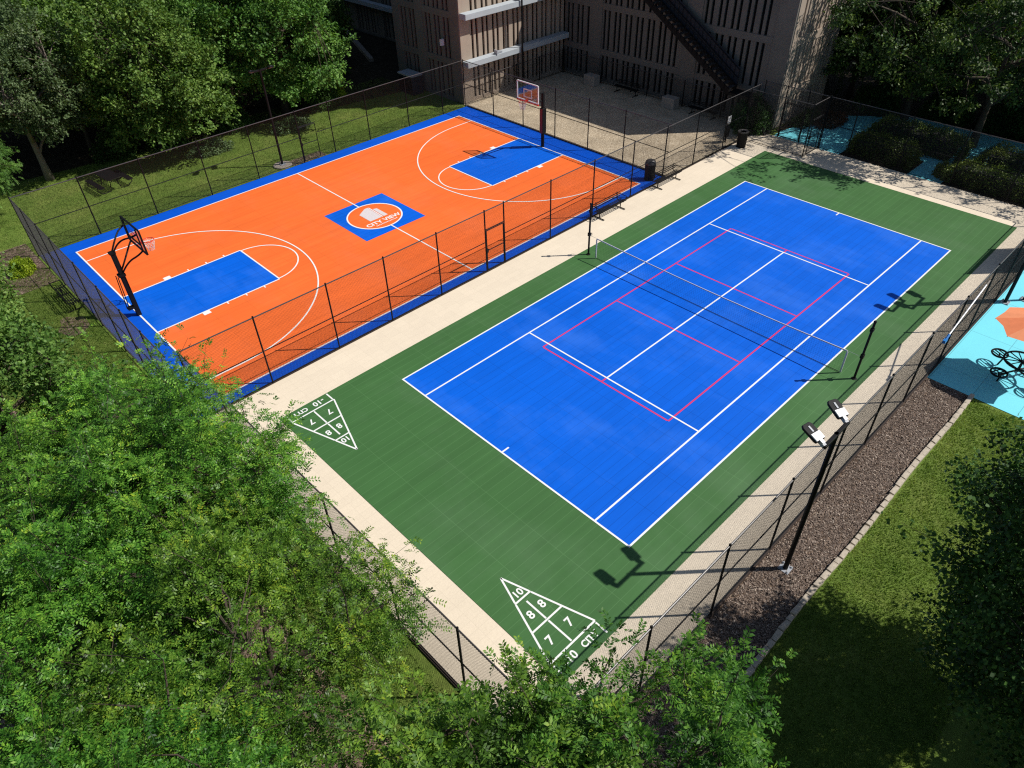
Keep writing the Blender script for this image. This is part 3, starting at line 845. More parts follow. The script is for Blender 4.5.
# ------------------------------------------------------------------ pool deck furniture
um = thing('parasol', 'coral orange parasol open over the round black table', 'parasol', (16.05, -5.2, -.045))
obj('pole', MB().tube([(0,0,0),(0,0,2.75)], .02, 8), 'grey', um)
cm = MB(); k = 8; Rr = 1.42
rimv = [(Rr*math.cos(2*PI*(i+.35)/k), Rr*math.sin(2*PI*(i+.35)/k), 2.2) for i in range(k)]
for i in range(k):
    a, c2 = Vector(rimv[i]), Vector(rimv[(i+1)%k]); mid = (a+c2)/2 + Vector((0,0,.05)); mid.x *= .96; mid.y *= .96
    top = Vector((0,0,2.72))
    cm.add([top, a, mid, c2], [(0,1,2),(0,2,3)], i%2)
    d = Vector((0,0,-.16)); 
obj('canopy', cm, ['umb','umb2'], um)
for i in range(k):
    obj('rib', MB().tube([(0,0,2.68), tuple(Vector(rimv[i])*1.0 - Vector((0,0,.03)))], .008, 5), 'black', um)
obj('finial', MB().lathe([(.03,2.72),(.04,2.76),(.01,2.82)], 8), 'grey', um)
pt = thing('picnic_table', 'round black wire table with attached curved seats under the parasol', 'table', (16.05, -5.2, -.045))
def ring(mb, cx, cy, r, z, rr=.02, n=28):
    mb.tube([(cx+r*math.cos(2*PI*i/n), cy+r*math.sin(2*PI*i/n), z) for i in range(n+1)], rr, 6, cap=False)
tm = MB(); ring(tm, 0,0,.6,.75,.038); ring(tm,0,0,.07,.75,.02)
for i in range(6):
    an = i*PI/6; tm.tube([(-.6*math.cos(an),-.6*math.sin(an),.745),(.6*math.cos(an),.6*math.sin(an),.745)], .02, 5)
obj('tabletop', tm, 'black', pt)
obj('centre_column', MB().tube([(0,0,.3),(0,0,.74)], .045, 8), 'black', pt)
for q in range(4):
    an = PI/4 + q*PI/2 + .3; ca, sa = math.cos(an), math.sin(an); cx, cy = .9*ca, .9*sa
    sm = MB(); ring(sm, cx, cy, .27, .46, .036, 22)
    for d_ in (-.13, 0, .13): sm.tube([(cx-.24*ca-d_*sa, cy-.24*sa+d_*ca, .455),(cx+.24*ca-d_*sa, cy+.24*sa+d_*ca, .455)], .022, 5)
    obj('seat', sm, 'black', pt)
    lm = MB().tube([(0,0,.36),(.88*ca,.88*sa,.36),(.9*ca,.9*sa,.45)], .034, 8)
    lm.tube([(.7*ca,.7*sa,.36),(.78*ca,.78*sa,.02)], .03, 8)
    obj('leg', lm, 'black', pt)
pp = thing('pool_brush', 'white pole with blue brush head hung on the fence beside the pool deck', 'pool brush', (13.9, -2.98, 1.7))
obj('pole', MB().tube([(.12,0,.12),(2.75,0,1.02)], .026, 8), 'whitepaint', pp)
obj('pole_tip', MB().tube([(2.75,0,1.02),(2.98,0,1.10)], .03, 8), 'timber', pp)
obj('brush_head', MB().box(-.22,.02,-.05,.05,-.06,.06).tube([(-.05,0,.02),(.16,0,.14)], .045, 8), 'bluebrush', pp)
obj('hook', MB().box(.6,.64,-.02,.08,.24,.3), 'black', pp)
# wire picnic table on the back lawn
def lawn_table(loc, rz):
    t_ = thing('picnic_table', 'black rectangular picnic table with two benches on the back lawn', 'table', loc, rz)
    tpm = MB(); Lh, Wh = .95, .4
    def mesh_top(mb, x0, x1, y0, y1, z):
        mb.tube([(x0,y0,z),(x1,y0,z),(x1,y1,z),(x0,y1,z),(x0,y0,z)], .018, 6)
        n = int((x1-x0)/.05)
        for i in range(1,n): mb.box(x0+i*.05-.012, x0+i*.05+.012, y0, y1, z-.006, z+.006)
        n = int((y1-y0)/.1)
        for i in range(1,n): mb.box(x0, x1, y0+i*.1-.012, y0+i*.1+.012, z-.012, z-.0065)
    mesh_top(tpm, -Lh, Lh, -Wh, Wh, .76); obj('tabletop', tpm, 'black', t_)
    for sy in (-1, 1):
        sm = MB(); mesh_top(sm, -Lh, Lh, sy*.82-.14, sy*.82+.14, .44); obj('seat', sm, 'black', t_)
    for x in (-.6, .6):
        lm = MB().tube([(x,-.96,.44),(x,-.98,.2),(x,-.7,.02),(x,-.3,.02),(x,-.14,.74)], .025, 8)
        lm.tube([(x,.96,.44),(x,.98,.2),(x,.7,.02),(x,.3,.02),(x,.14,.74)], .025, 8)
        obj('leg', lm, 'black', t_)
lawn_table((-1.15, 36.7, Z_LAWN), rad(95))

# ------------------------------------------------------------------ garage building
gb = thing('parking_garage', 'tan concrete garage with vertical dark slots and pale ledges beyond the courts', 'building', (21.3, 31.8, 0))
GO = Vector((21.3, 31.8, 0))
def gmesh(name, mb, mat, parent=gb, bevel=0):
    mb.v = [tuple(Vector(q)-GO) for q in mb.v]
    return obj(name, mb, mat, parent, bevel=bevel)
def facade(origin, udir, L, floors, piers, bandh=.42, pw=.9, slot=.2, thick=.22, cm='concrete'):
    """slatted wall. origin = ground start, udir = unit along. outward normal = right of udir. floors = list of z levels"""
    u = Vector((*udir, 0)); n = Vector((u.y, -u.x, 0)); O = Vector((*origin, 0))
    mat = Matrix(((u.x, -n.x, 0, O.x), (u.y, -n.y, 0, O.y), (0, 0, 1, 0), (0,0,0,1)))   # local x along, local y into the wall
    out = {}
    bays = []; xs = 0
    ps = sorted(piers)
    for p_ in ps: gmesh('pier', MB().box(p_-pw/2, p_+pw/2, -.06, thick+.1, floors[0], floors[-1], mat=mat), cm)
    edges = [0] + sum([[p_-pw/2, p_+pw/2] for p_ in ps], []) + [L]
    sl = MB(); rsx = random.Random(int(L*10))
    for i in range(0, len(edges)-1, 2):
        a, b_ = max(0, edges[i]), min(L, edges[i+1])
        if b_ - a < .1: continue
        for z in floors[1:]:
            gmesh('floor_band', MB().box(a, b_, -.03, thick, z-bandh/2, z+bandh/2, mat=mat), cm)
        gmesh('plinth', MB().box(a, b_, -.02, thick, floors[0]-.1, floors[0]+.18, mat=mat), cm)
        # slats between slots: narrow slot pairs
        x_ = a; k_ = 0; cuts = []
        x_ = a + rsx.uniform(.1,.25)
        while x_ < b_ - .2:
            cuts.append((x_, x_+slot)); x_ += slot + (.20 if k_ % 2 == 0 else .36); k_ += 1
        prev = a; slabs = []
        for c0, c1 in cuts:
            if c0 > prev + .02: slabs.append((prev, c0))
            prev = c1
        if b_ > prev + .02: slabs.append((prev, b_))
        for j in range(len(floors)-1):
            zl0 = floors[j] + (bandh/2 if j else .18); zl1 = floors[j+1]-bandh/2
            for c0, c1 in slabs:
                sl.box(c0, c1, rsx.uniform(0,.02), .12, zl0, zl1, mat=mat)
    gmesh('slat_panel', sl, cm)
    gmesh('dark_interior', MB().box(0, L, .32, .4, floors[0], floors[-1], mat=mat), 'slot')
    return mat
FL = [0, 1.95, 4.95, 7.9, 10.7]
FLA = [0, 2.55, 5.5, 8.5, 11.5, 14.5]
# lit wing A, face toward -y, x 21.3..31.5
mA = facade((21.35, 31.8), (1, 0), 10.1, FLA, [.42], bandh=.34, pw=.84)
led = MB()
for z in (2.62, 5.57, 8.57, 11.57):
    lo = gmesh('ledge', MB().box(21.4, 31.38, 31.15, 31.76, z-.20, z+.16), 'concrete2', bevel=.02)
# shaded left face of wing A, toward -x, y 31.8..39
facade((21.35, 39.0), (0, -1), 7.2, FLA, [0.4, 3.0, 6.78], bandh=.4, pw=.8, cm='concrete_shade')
# garage front B, toward -x: from inner corner down to y = 13.9
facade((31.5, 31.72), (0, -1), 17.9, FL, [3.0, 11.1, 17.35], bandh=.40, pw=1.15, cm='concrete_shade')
# right sunlit return of B, toward -y
facade((31.55, 13.82), (1, 0), 6.0, FL, [.35, 5.7], bandh=.5, pw=.6, slot=.19)
roof = MB()
roof.box(21.25, 50, 31.75, 39, 14.5, 14.8); roof.box(31.45, 50, 13.75, 31.7, 10.7, 10.95)
gmesh('roof', roof, 'concrete')
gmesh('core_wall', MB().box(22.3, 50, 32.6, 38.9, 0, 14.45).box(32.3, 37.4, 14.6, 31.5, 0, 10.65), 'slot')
# wall lantern and tray on the ledge
wl = MB().box(21.0, 21.25, 33.35, 33.5, 3.55, 3.95); gmesh('wall_lantern', wl, 'whitepaint')
gmesh('cable_tray', MB().box(24.1, 24.6, 31.2, 31.5, 2.79, 2.9).box(24.0,24.08,31.1,31.4,2.79,3.05), 'grey')
# the recessed wing farther back on the left
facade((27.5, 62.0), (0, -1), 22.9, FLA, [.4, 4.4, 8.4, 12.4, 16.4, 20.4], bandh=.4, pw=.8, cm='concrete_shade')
gmesh('ledge', MB().box(26.9, 27.42, 40, 61.5, 2.45, 2.8), 'concrete2', bevel=.02)
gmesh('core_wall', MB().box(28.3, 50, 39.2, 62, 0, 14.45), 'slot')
gmesh('roof', MB().box(27.4, 50, 39.05, 62.1, 14.5, 14.8), 'concrete')

# fire stair down the garage front
fs = thing('fire_stair', 'dark steel fire stair descending along the shaded garage front', 'stair', (30.55, 16.0, 0))
ya_, za_, yb2, zb2 = 26.6, 8.2, 16.6, 2.05      # top, bottom of the long flight
def sp(x, y, z): return (x-30.55, y-16.0, z)
d = Vector((0, yb2-ya_, zb2-za_)); nst = 30
for xx in (30.15, 31.0):
    obj('stringer', MB().add([sp(xx,ya_,za_-.28),sp(xx,yb2,zb2-.28),sp(xx,yb2,zb2+.12),sp(xx,ya_,za_+.12),sp(xx+.05,ya_,za_-.28),sp(xx+.05,yb2,zb2-.28),sp(xx+.05,yb2,zb2+.12),sp(xx+.05,ya_,za_+.12)],
        [(3,2,1,0),(4,5,6,7),(0,1,5,4),(1,2,6,5),(2,3,7,6),(3,0,4,7)]), 'black', fs)
tread0 = None
for i in range(nst):
    f_ = (i+.5)/nst
    if tread0 is None:
        tread0 = obj('tread', MB().box(-.39,.39,-.14,.14,-.025,.025), 'railmetal', fs); o = tread0
    else:
        o = tread0.copy(); col.objects.link(o); o.parent = fs
    o.location = sp(30.6, ya_+d.y*f_, za_+d.z*f_)
for xx in (30.12, 31.08):
    r_ = MB(); 
    for hh in (.55, 1.05): r_.tube([sp(xx,ya_,za_+hh),sp(xx,yb2,zb2+hh)], .025, 6)
    for i in range(0, nst+1, 1):
        f_ = i/nst; r_.tube([sp(xx,ya_+d.y*f_,za_+d.z*f_-.1),sp(xx,ya_+d.y*f_,za_+d.z*f_+1.05)], .014, 5)
    obj('railing', r_, 'black', fs)
pnl = MB().add([sp(31.14,ya_,za_+.05),sp(31.14,yb2,zb2+.05),sp(31.14,yb2,zb2+1.15),sp(31.14,ya_,za_+1.15),sp(31.17,ya_,za_+.05),sp(31.17,yb2,zb2+.05),sp(31.17,yb2,zb2+1.15),sp(31.17,ya_,za_+1.15)],
    [(3,2,1,0),(4,5,6,7),(0,1,5,4),(1,2,6,5),(2,3,7,6),(3,0,4,7)])
obj('side_panel', pnl, 'bluegrey', fs)
obj('landing', MB().box(*[a for a in (-.45,.5)], -.9, .58, 1.85, 1.98), 'black', fs)
obj('lower_flight', MB().add([(-.4,-.9,1.95),(.45,-.9,1.95),(.45,-2.4,.05),(-.4,-2.4,.05),(-.4,-.9,1.65),(.45,-.9,1.65),(.45,-2.4,-.1),(-.4,-2.4,-.1)],[(0,1,2,3),(7,6,5,4),(0,3,7,4),(1,5,6,2),(0,4,5,1),(3,2,6,7)]), 'black', fs)
for i, (yy, lab) in enumerate(((27.9, 'pale concrete block near the inner corner of the gravel yard'), (20.9, 'pale concrete block under the fire stair at the yard edge'))):
    o = obj('concrete_block', MB().box(-.33,.33,-.5,.5,0,.7), 'block', bevel=.03, loc=(30.35, yy, -.04)); tag(o, lab, 'block', 'concrete blocks in the gravel yard')
dup(b1, (30.5, 24.8, -.04), -PI/2, 'black slatted bench in the shade between the two concrete blocks', 'benches in the shaded yard')
dup(b1, (30.5, 18.4, -.04), -PI/2, 'black slatted bench in the shade below the fire stair', 'benches in the shaded yard')
ac = thing('cooling_unit', 'blue grey cooling unit with pale lid beside the shaded garage wall', 'cooling unit', (20.5, 36.6, Z_LAWN))
obj('housing', MB().box(-.45,.45,-.8,.8,0,1.25), 'bluegrey', ac, bevel=.02); obj('lid', MB().box(-.5,.5,-.85,.85,1.25,1.36), 'grey', ac, bevel=.02)
obj('grille', MB().box(-.475,-.452,-.7,.7,.2,1.1), 'black', ac)
sr = obj('bank_kerb', MB().box(-.18, .18, -5.6, 5.6, -.1, .28), 'timber', bevel=.03, loc=(24.9, 50.0, Z_LAWN)); sr.rotation_euler = (0, 0, rad(-22))
tag(sr, 'pale straight kerb on the dark bank left of the garage', 'kerb')

# ------------------------------------------------------------------ vegetation
def quads_from(c, d, nrm, L, W):
    """leaf quads: centres c, direction d, normal nrm (unit-ish), length L, width W; kite shaped, slightly folded"""
    s = np.cross(d, nrm); s /= np.linalg.norm(s, axis=1, keepdims=True) + 1e-9
    L = L[:, None]; W = W[:, None]
    return np.stack([c - d*L*.5, c + s*W*.5 + d*L*.02, c + d*L*.5, c - s*W*.5 + d*L*.02], 1).reshape(-1, 3)

def unit(v): return v / (np.linalg.norm(v, axis=-1, keepdims=True) + 1e-9)

def make_tree(seed, H, R, style, base_frac=.3, nclump=150, sprays=34, leafL=.085, leafW=.036, droop=.35, trunk_r=.14, nlimb=9, clump_r=.52, nsprig=60):
    """returns (trunk MB, leaf verts). crown centre above the origin"""
    g = np.random.default_rng(seed); rr = random.Random(seed)
    zc0 = H*base_frac; zc = (H + zc0)/2; rz_ = (H - zc0)/2
    # clump centres, biased to the shell; lumpy radius
    lob = g.normal(0, 1, (7, 3)); lob = unit(lob); lobs = g.uniform(.12, .34, 7)
    C_ = []
    while len(C_) < nclump:
        u_ = unit(g.normal(0, 1, 3)); f_ = g.uniform(.3, 1) ** .4
        k = 0.80 + sum(s_*max(0, float(u_ @ l))**4 for l, s_ in zip(lob, lobs))
        k *= 1 + .10*math.sin(5*u_[0]+seed)+.08*math.cos(7*u_[1]*2+seed)
        if u_[2] < 0: wz = rz_*.85
        else: wz = rz_
        C_.append((u_[0]*R*f_*k, u_[1]*R*f_*k, zc + u_[2]*wz*f_*min(k, 1.05)))
    C_ = np.array(C_)
    tm_ = MB()
    # trunk
    lean = np.array([g.normal(0,.12), g.normal(0,.12)])
    tp_ = [Vector((lean[0]*t_*t_*2, lean[1]*t_*t_*2, H*.78*t_ - .1*(t_==0))) for t_ in np.linspace(0, 1, 8)]
    tm_.tube(tp_, [trunk_r*(1.35 if i==0 else 1)*(1-.82*i/7) for i in range(8)], 9)
    # limbs to k-means-like subset of clumps, then twigs
    idx = g.choice(nclump, nlimb, replace=False)
    ends = []
    for i in idx:
        e = Vector(C_[i]); e *= 1
        zs = min(rr.uniform(.22, .62)*H, e.z - .25*R) if e.z > .45*H else rr.uniform(.15, .35)*H
        zs = max(zs, .12*H); t_ = min(.95, zs/(H*.78)); s_ = Vector((lean[0]*t_*t_*2, lean[1]*t_*t_*2, zs))
        mid = s_.lerp(e, .5) + Vector((rr.uniform(-.3,.3), rr.uniform(-.3,.3), rr.uniform(-.05,.35)))
        pts = [s_, s_.lerp(mid,.5)+Vector((0,0,.08)), mid, mid.lerp(e,.5)+Vector((rr.uniform(-.1,.1),rr.uniform(-.1,.1),.05)), e]
        r0 = trunk_r*.5
        tm_.tube(pts, [r0, r0*.8, r0*.6, r0*.38, r0*.15], 6)
        ends.append(pts)
    allp = [p_ for pts in ends for p_ in pts[1:]]
    for i in range(nclump):
        c_ = Vector(C_[i]); best = min(allp, key=lambda p_: (p_-c_).length)
        if .15 < (best-c_).length:
            md = best.lerp(c_, .55) + Vector((rr.uniform(-.12,.12), rr.uniform(-.12,.12), rr.uniform(0,.14)))
            tm_.tube([best, md, c_], [trunk_r*.16, trunk_r*.11, .006], 4, cap=False)
    # sprays
    ns = nclump*sprays
    ci = np.repeat(np.arange(nclump), sprays)
    cs = g.uniform(.7, 1.35, nclump)[ci]
    off = unit(g.normal(0, 1, (ns, 3))) * (g.uniform(.05, 1, (ns, 1))**.5) * clump_r * cs[:, None] * np.array([1.15, 1.15, .78])
    S = C_[ci] + off
    # sprigs: shoots that leave the crown outline
    nsp = nsprig; lt = 9
    sh = g.choice(nclump, nsp)
    so_ = unit(C_[sh] - np.array([0, 0, zc - .3*rz_])); so_ = unit(so_ + g.normal(0, .35, (nsp, 3)) + np.array([0, 0, .12]))
    ln_ = g.uniform(.5, 1.25, nsp) * clump_r * 2.1
    for i in range(nsp):
        tm_.tube([Vector(C_[sh[i]]), Vector(C_[sh[i]] + so_[i]*ln_[i]*.55), Vector(C_[sh[i]] + so_[i]*ln_[i] - np.array([0,0,.06]))], [.009, .006, .003], 4, cap=False)
    tt_ = np.tile(np.linspace(.25, 1, lt), nsp)
    S2 = np.repeat(C_[sh], lt, 0) + np.repeat(so_*ln_[:, None], lt, 0)*tt_[:, None] + g.normal(0, .07, (nsp*lt, 3))
    S = np.concatenate([S, S2]); off = np.concatenate([off, np.repeat(so_, lt, 0)*.5 + g.normal(0, .5, (nsp*lt, 3))]); ns = len(S)
    outd = unit(S - np.array([0, 0, zc - .2*rz_]))
    d_ = unit(unit(off)*.7 + outd*.55 + g.normal(0, .45, (ns, 3)) + np.array([0,0,-droop]))
    up = unit(np.array([0,0,1.0]) + outd*.35 + unit(off)*.45 + g.normal(0, .38, (ns, 3)))
    # (leaf planes face up and out so each clump has a lit and a dark side)
    nrm = unit(up - d_*np.sum(up*d_, 1, keepdims=True))
    side = np.cross(d_, nrm)
    out = []
    if style == 'pinnate':
        npair = 5; rl = g.uniform(.16, .30, ns)
        for j in range(npair):
            for sg in (-1, 1):
                t_ = (j+.6)/npair
                bend = np.array([0,0,-1.0])*(t_**2)*.25*rl[:, None]
                ld = unit(d_*.55 + side*sg + g.normal(0,.18,(ns,3)))
                c_ = S + d_*(rl*t_)[:, None] + bend + ld*(leafL*.5)
                nn_ = unit(nrm + g.normal(0,.22,(ns,3)))
                sc = (1-.35*abs(t_-.5))*g.uniform(.8,1.2,ns)
                out.append(quads_from(c_, ld, nn_, leafL*sc, leafW*sc))
        out.append(quads_from(S + d_*(rl*.5)[:,None], d_, nrm, rl*.9, np.full(ns, .012)))
    else:                                     # broad simple leaves
        nl = 6
        for j in range(nl):
            ld = unit(d_*.8 + g.normal(0,.65,(ns,3)) + np.array([0,0,-.15]))
            c_ = S + g.normal(0, .085, (ns,3))*1.1
            nn_ = unit(nrm + g.normal(0,.42,(ns,3))); 
            sc = g.uniform(.7,1.25,ns)
            out.append(quads_from(c_, ld, nn_, leafL*sc, leafW*sc))
    return tm_, np.concatenate(out)

protos = {}
def proto(key, seed, mat, bark, **kw):
    tm_, V = make_tree(seed, **kw)
    tr_ = obj('trunk', tm_, bark, smooth=True); cr_ = bpy.data.objects.new('crown', np_mesh('crown', V, len(V)//4, mat)); col.objects.link(cr_)
    protos[key] = (tr_, cr_, mat, bark)
used = set()
def tree(key, label, loc, rz=0, s=1.0, sz=None, mat=None, group=None, name='tree'):
    t_ = thing(name, label, 'tree', loc, rz, group)
    t_.scale = (s, s, sz or s)
    tr_, cr_, m0, b0 = protos[key]
    for o_ in (tr_, cr_):
        c_ = o_ if (key, o_.name) not in used and mat is None else o_.copy()
        if c_ is o_: used.add((key, o_.name))
        else: col.objects.link(c_)
        if mat and o_ is cr_:
            c_.material_slots[0].link = 'OBJECT'; c_.material_slots[0].material = M[mat]
        c_.parent = t_
    return t_

LF = dict(style='pinnate', leafL=.076, leafW=.034)
proto('locA', 11, 'locust', 'bark', H=8.0, R=2.8, nclump=125, sprays=66, clump_r=.56, base_frac=.26, droop=.5, nlimb=13, nsprig=170, **LF)
proto('locB', 12, 'locust', 'bark', H=7.5, R=2.5, nclump=105, sprays=66, clump_r=.54, base_frac=.25, droop=.45, nlimb=12, nsprig=150, **LF)
proto('locC', 13, 'locust', 'bark', H=6.8, R=2.15, nclump=105, sprays=44, clump_r=.40, base_frac=.2, droop=.5, nlimb=11, nsprig=190, **LF)
proto('locD', 14, 'ash', 'bark', style='pinnate', leafL=.098, leafW=.044, H=6.9, R=2.3, nclump=125, sprays=38, clump_r=.46, base_frac=.18, droop=.55, nlimb=13, nsprig=150)
proto('brA', 21, 'darkleaf', 'bark', H=8.6, R=3.4, style='broad', nclump=300, sprays=54, base_frac=.06, leafL=.10, leafW=.075, droop=.2, nlimb=12, clump_r=.55)
proto('brB', 22, 'maple', 'bark', H=9.0, R=4.6, style='broad', nclump=310, sprays=40, base_frac=.03, leafL=.17, leafW=.12, droop=.25, clump_r=.72, trunk_r=.2, nlimb=14)
proto('brC', 23, 'maple', 'bark', H=9.4, R=4.2, style='broad', nclump=300, sprays=40, base_frac=.04, leafL=.16, leafW=.115, droop=.25, clump_r=.68, trunk_r=.2, nlimb=14)
proto('brD', 24, 'maple', 'bark', H=6.6, R=2.3, style='broad', nclump=150, sprays=44, base_frac=.15, leafL=.10, leafW=.07, droop=.2, clump_r=.45)
proto('paleA', 25, 'paleleaf', 'greybark', H=9.2, R=3.6, style='broad', nclump=200, sprays=36, base_frac=.2, leafL=.15, leafW=.10, droop=.3, trunk_r=.2, clump_r=.65)
proto('spA', 31, 'darkleaf', 'bark', H=10.5, R=5.6, style='broad', nclump=150, sprays=34, base_frac=.14, leafL=.17, leafW=.10, droop=.4, trunk_r=.2, clump_r=.68, nlimb=15)
proto('spB', 32, 'darkleaf', 'bark', H=10.0, R=5.0, style='broad', nclump=125, sprays=32, base_frac=.13, leafL=.17, leafW=.10, droop=.4, trunk_r=.2, clump_r=.66, nlimb=14)

GL = 'leafy trees outside the near fence'
def T(key, label, x, y, rz=0, s=1, **kw): return tree(key, label, (x, y, Z_LAWN), rz, s, **kw)
T('locA', 'feathery green tree overhanging the near fence below the orange court corner', -9.45, 5.4, .4, 1.0, group=GL)
T('locB', 'feathery green tree left of the fence by the lower tan paving', -9.95, 1.7, 2.1, 1.0, group=GL)
T('locB', 'feathery tree in the upper left mass reaching toward the near hoop fence', -9.2, 9.3, 4.0, .92, group=GL)
T('locA', 'broad feathery tree in the middle of the lower left foliage', -12.9, 4.2, 3.3, 1.0, group=GL)
T('locA', 'feathery tree in the bottom left corner of the foliage', -13.4, -.6, 5.2, .95, group=GL)
T('locC', 'small feathery tree between the two largest left crowns', -11.6, 7.7, 1.2, 1.05, group=GL)
T('brD', 'broad leaved tree at the left edge beside the sunny lawn', -11.4, 13.6, .3, 1.1, group=GL)
T('brD', 'broad leaved tree farthest up the left edge near the yellow shrub', -11.9, 19.8, 2.3, 1.15, group=GL)
T('locD', 'dark leafy tree at the bottom centre just below the fence corner', -8.5, -3.9, .6, 1.02, group=GL)
T('locD', 'leafy tree overhanging the lower fence corner and near shuffleboard', -6.55, -5.05, 3.3, .96, sz=1.04, group=GL)
T('brA', 'dense dark tree filling the right edge beside the sunlit lawn', 2.75, -10.0, 1.0, 1.0, sz=1.1)
T('brA', 'dense dark tree at the lower right corner in deep shade', -.2, -12.4, 3.0, .85, sz=.8)
GB_ = 'trees beyond the back lawn'
T('paleA', 'pale leaved tree with visible leaning trunk at the left of the back lawn', -3.3, 40.4, 0, 1.0, group=GB_)
T('brB', 'wide dark green tree behind the picnic table on the back lawn', 3.4, 40.2, 1.0, 1.05, group=GB_)
T('brC', 'wide dark green tree behind the lawn light pole', 12.0, 39.8, 2.5, 1.08, group=GB_)
T('brD', 'smaller dark tree filling the gap between the wide back trees', 7.9, 42.5, 2.2, 1.25, group=GB_)
T('brD', 'smaller leafy tree between the pale tree and the wide tree', .2, 43.5, 4.2, 1.2, group=GB_)
T('brC', 'tree behind the pale leaved tree at the top left corner', -6.5, 47.0, .5, 1.0, group=GB_)
T('brB', 'tall tree behind the gap between the pale tree and its wide neighbour', .5, 49.5, 3.5, 1.2, group=GB_)
T('brC', 'tall tree behind the wide pair at the top of the back lawn', 8.2, 50.0, 4.4, 1.2, group=GB_)
T('brB', 'tall shaded tree at the right of the back row near the garage', 16.2, 51.0, 5.5, 1.2, mat='darkleaf', group=GB_)
T('brB', 'dark tree in the shaded corner left of the garage wall', 18.0, 48.5, 1.5, .95, mat='darkleaf', group=GB_)
T('brC', 'far tree in the topmost left row', -9, 58, 2.5, 1.3, group=GB_)
T('brB', 'far tree in the topmost row above the wide pair', 5, 60, 1.5, 1.4, group=GB_)
T('brC', 'far shaded tree in the topmost row next to the garage', 17, 62, .9, 1.4, mat='darkleaf', group=GB_)
T('locC', 'small leafy tree poking in at the left edge by the fence corner', -7.35, 36.0, 0, .9, mat='maple', group=GB_)
GP = 'trees over the pool deck'
T('spA', 'spreading tree over the hedges left of the pool deck trees', 38.6, 8.6, .7, 1.0, mat='midleaf', group=GP)
T('spB', 'spreading tree over the middle of the hedges', 37.0, 3.9, 1.9, 1.08, mat='midleaf', group=GP)
T('spB', 'spreading tree at the right edge over the pool deck hedges', 38.5, -2.5, 2.9, 1.0, mat='midleaf', group=GP)
T('spB', 'leafy tree hanging over the sunlit garage side', 40.5, 13.2, 2.9, .9, mat='midleaf', group=GP)
T('brC', 'dark tree between the deck trees and the garage corner', 42.0, 11.0, .9, 1.0, mat='darkleaf', group=GP)
T('spA', 'tree behind the hedges with lighter tips', 45.5, 8.0, 4.1, 1.15, mat='midleaf', group=GP)
T('brB', 'tall dark tree at the back of the pool deck trees', 47.5, 0.5, 5.1, 1.3, mat='darkleaf', group=GP)
T('brC', 'tall dark tree behind the sunlit garage corner', 43.0, 16.5, .2, 1.1, mat='darkleaf', group=GP)
T('spA', 'tall leafy tree in the top right corner', 49.0, -6.0, .9, 1.2, mat='midleaf', group=GP)
T('brB', 'far tall tree behind the pool deck grove', 56.0, 8.0, 2.9, 1.5, mat='darkleaf', group=GP)
T('brC', 'far tall tree beyond the top right corner', 58.0, -3.0, 1.9, 1.5, mat='darkleaf', group=GP)

for tr_, cr_, _m, _b in protos.values():            # prototypes that no tree took over
    for o_ in (tr_, cr_):
        if o_.parent is None: bpy.data.objects.remove(o_)

def bush(name, label, cat, loc, rx, ry, h, mat, n=4000, leafL=.09, leafW=.06, boxy=False, group=None, seed=1, rz=0):
    g = np.random.default_rng(seed)
    if boxy:
        P = np.stack([g.uniform(-1,1,n), g.uniform(-1,1,n), g.uniform(0,1,n)],1)
        f_ = g.integers(0,5,n)
        P[f_==0,2] = 1; P[f_==1,0] = 1; P[f_==2,0] = -1; P[f_==3,1] = 1; P[f_==4,1] = -1
        ed_ = 1 - .22*np.clip(P[:,2]-.6,0,1)/.4
        S = P*np.array([rx,ry,h]); S[:,0]*=ed_; S[:,1]*=ed_
        S += g.normal(0,.085,(n,3)); S[:,2] += P[:,2]*(.11*np.sin(S[:,0]*3+seed)+.10*np.sin(S[:,1]*4.3)+.07*np.sin(S[:,1]*9+S[:,0]*5)); S[:,0] += .09*np.sin(S[:,1]*5+seed)
        od = unit(P*np.array([1,1,1.0])-np.array([0,0,.4]))
    else:
        u_ = unit(g.normal(0,1,(n,3))); u_[:,2] = np.abs(u_[:,2]); k = .8+.2*np.sin(u_[:,0]*6+seed)*np.cos(u_[:,1]*5)+g.normal(0,.06,n)
        S = u_*k[:,None]*np.array([rx,ry,h])*(g.uniform(.6,1,(n,1))**.4); od = u_
    S[:,2] = np.maximum(S[:,2], .03)
    d_ = unit(od+g.normal(0,.7,(n,3))); up = unit(od+g.normal(0,.5,(n,3))+np.array([0,0,.4])); nr = unit(up-d_*np.sum(up*d_,1,keepdims=True))
    V = quads_from(S, d_, nr, leafL*g.uniform(.7,1.3,n), leafW*g.uniform(.7,1.3,n))
    t_ = thing(name, label, cat, loc, rz, group)
    o = bpy.data.objects.new('foliage', np_mesh('foliage', V, len(V)//4, mat)); col.objects.link(o); o.parent = t_
    st = MB()
    if boxy: st.box(-rx*.8, rx*.8, -ry*.8, ry*.8, 0, h*.82)
    else:
        for i in range(7):
            a = i*2*PI/7; st.tube([(0,0,0),(.3*rx*math.cos(a),.3*ry*math.sin(a),h*.4),(.6*rx*math.cos(a),.6*ry*math.sin(a),h*.7)], [.03,.02,.008], 5)
    obj('branches', st, 'bark' if not boxy else 'slot', t_)
    return t_
GH = 'clipped hedges by the pool deck'
zd = -.045
bush('hedge', 'front clipped hedge left of the blue gap, nearest the gate lobby', 'hedge', (32.0, 7.0, zd), .75, 1.75, 1.0, 'hedge', 9000, .09, .06, True, GH, 2)
bush('hedge', 'rear rounded hedge behind the front left hedge', 'hedge', (34.6, 6.2, zd), .9, 2.6, 1.25, 'hedge', 11000, .09, .06, True, GH, 3)
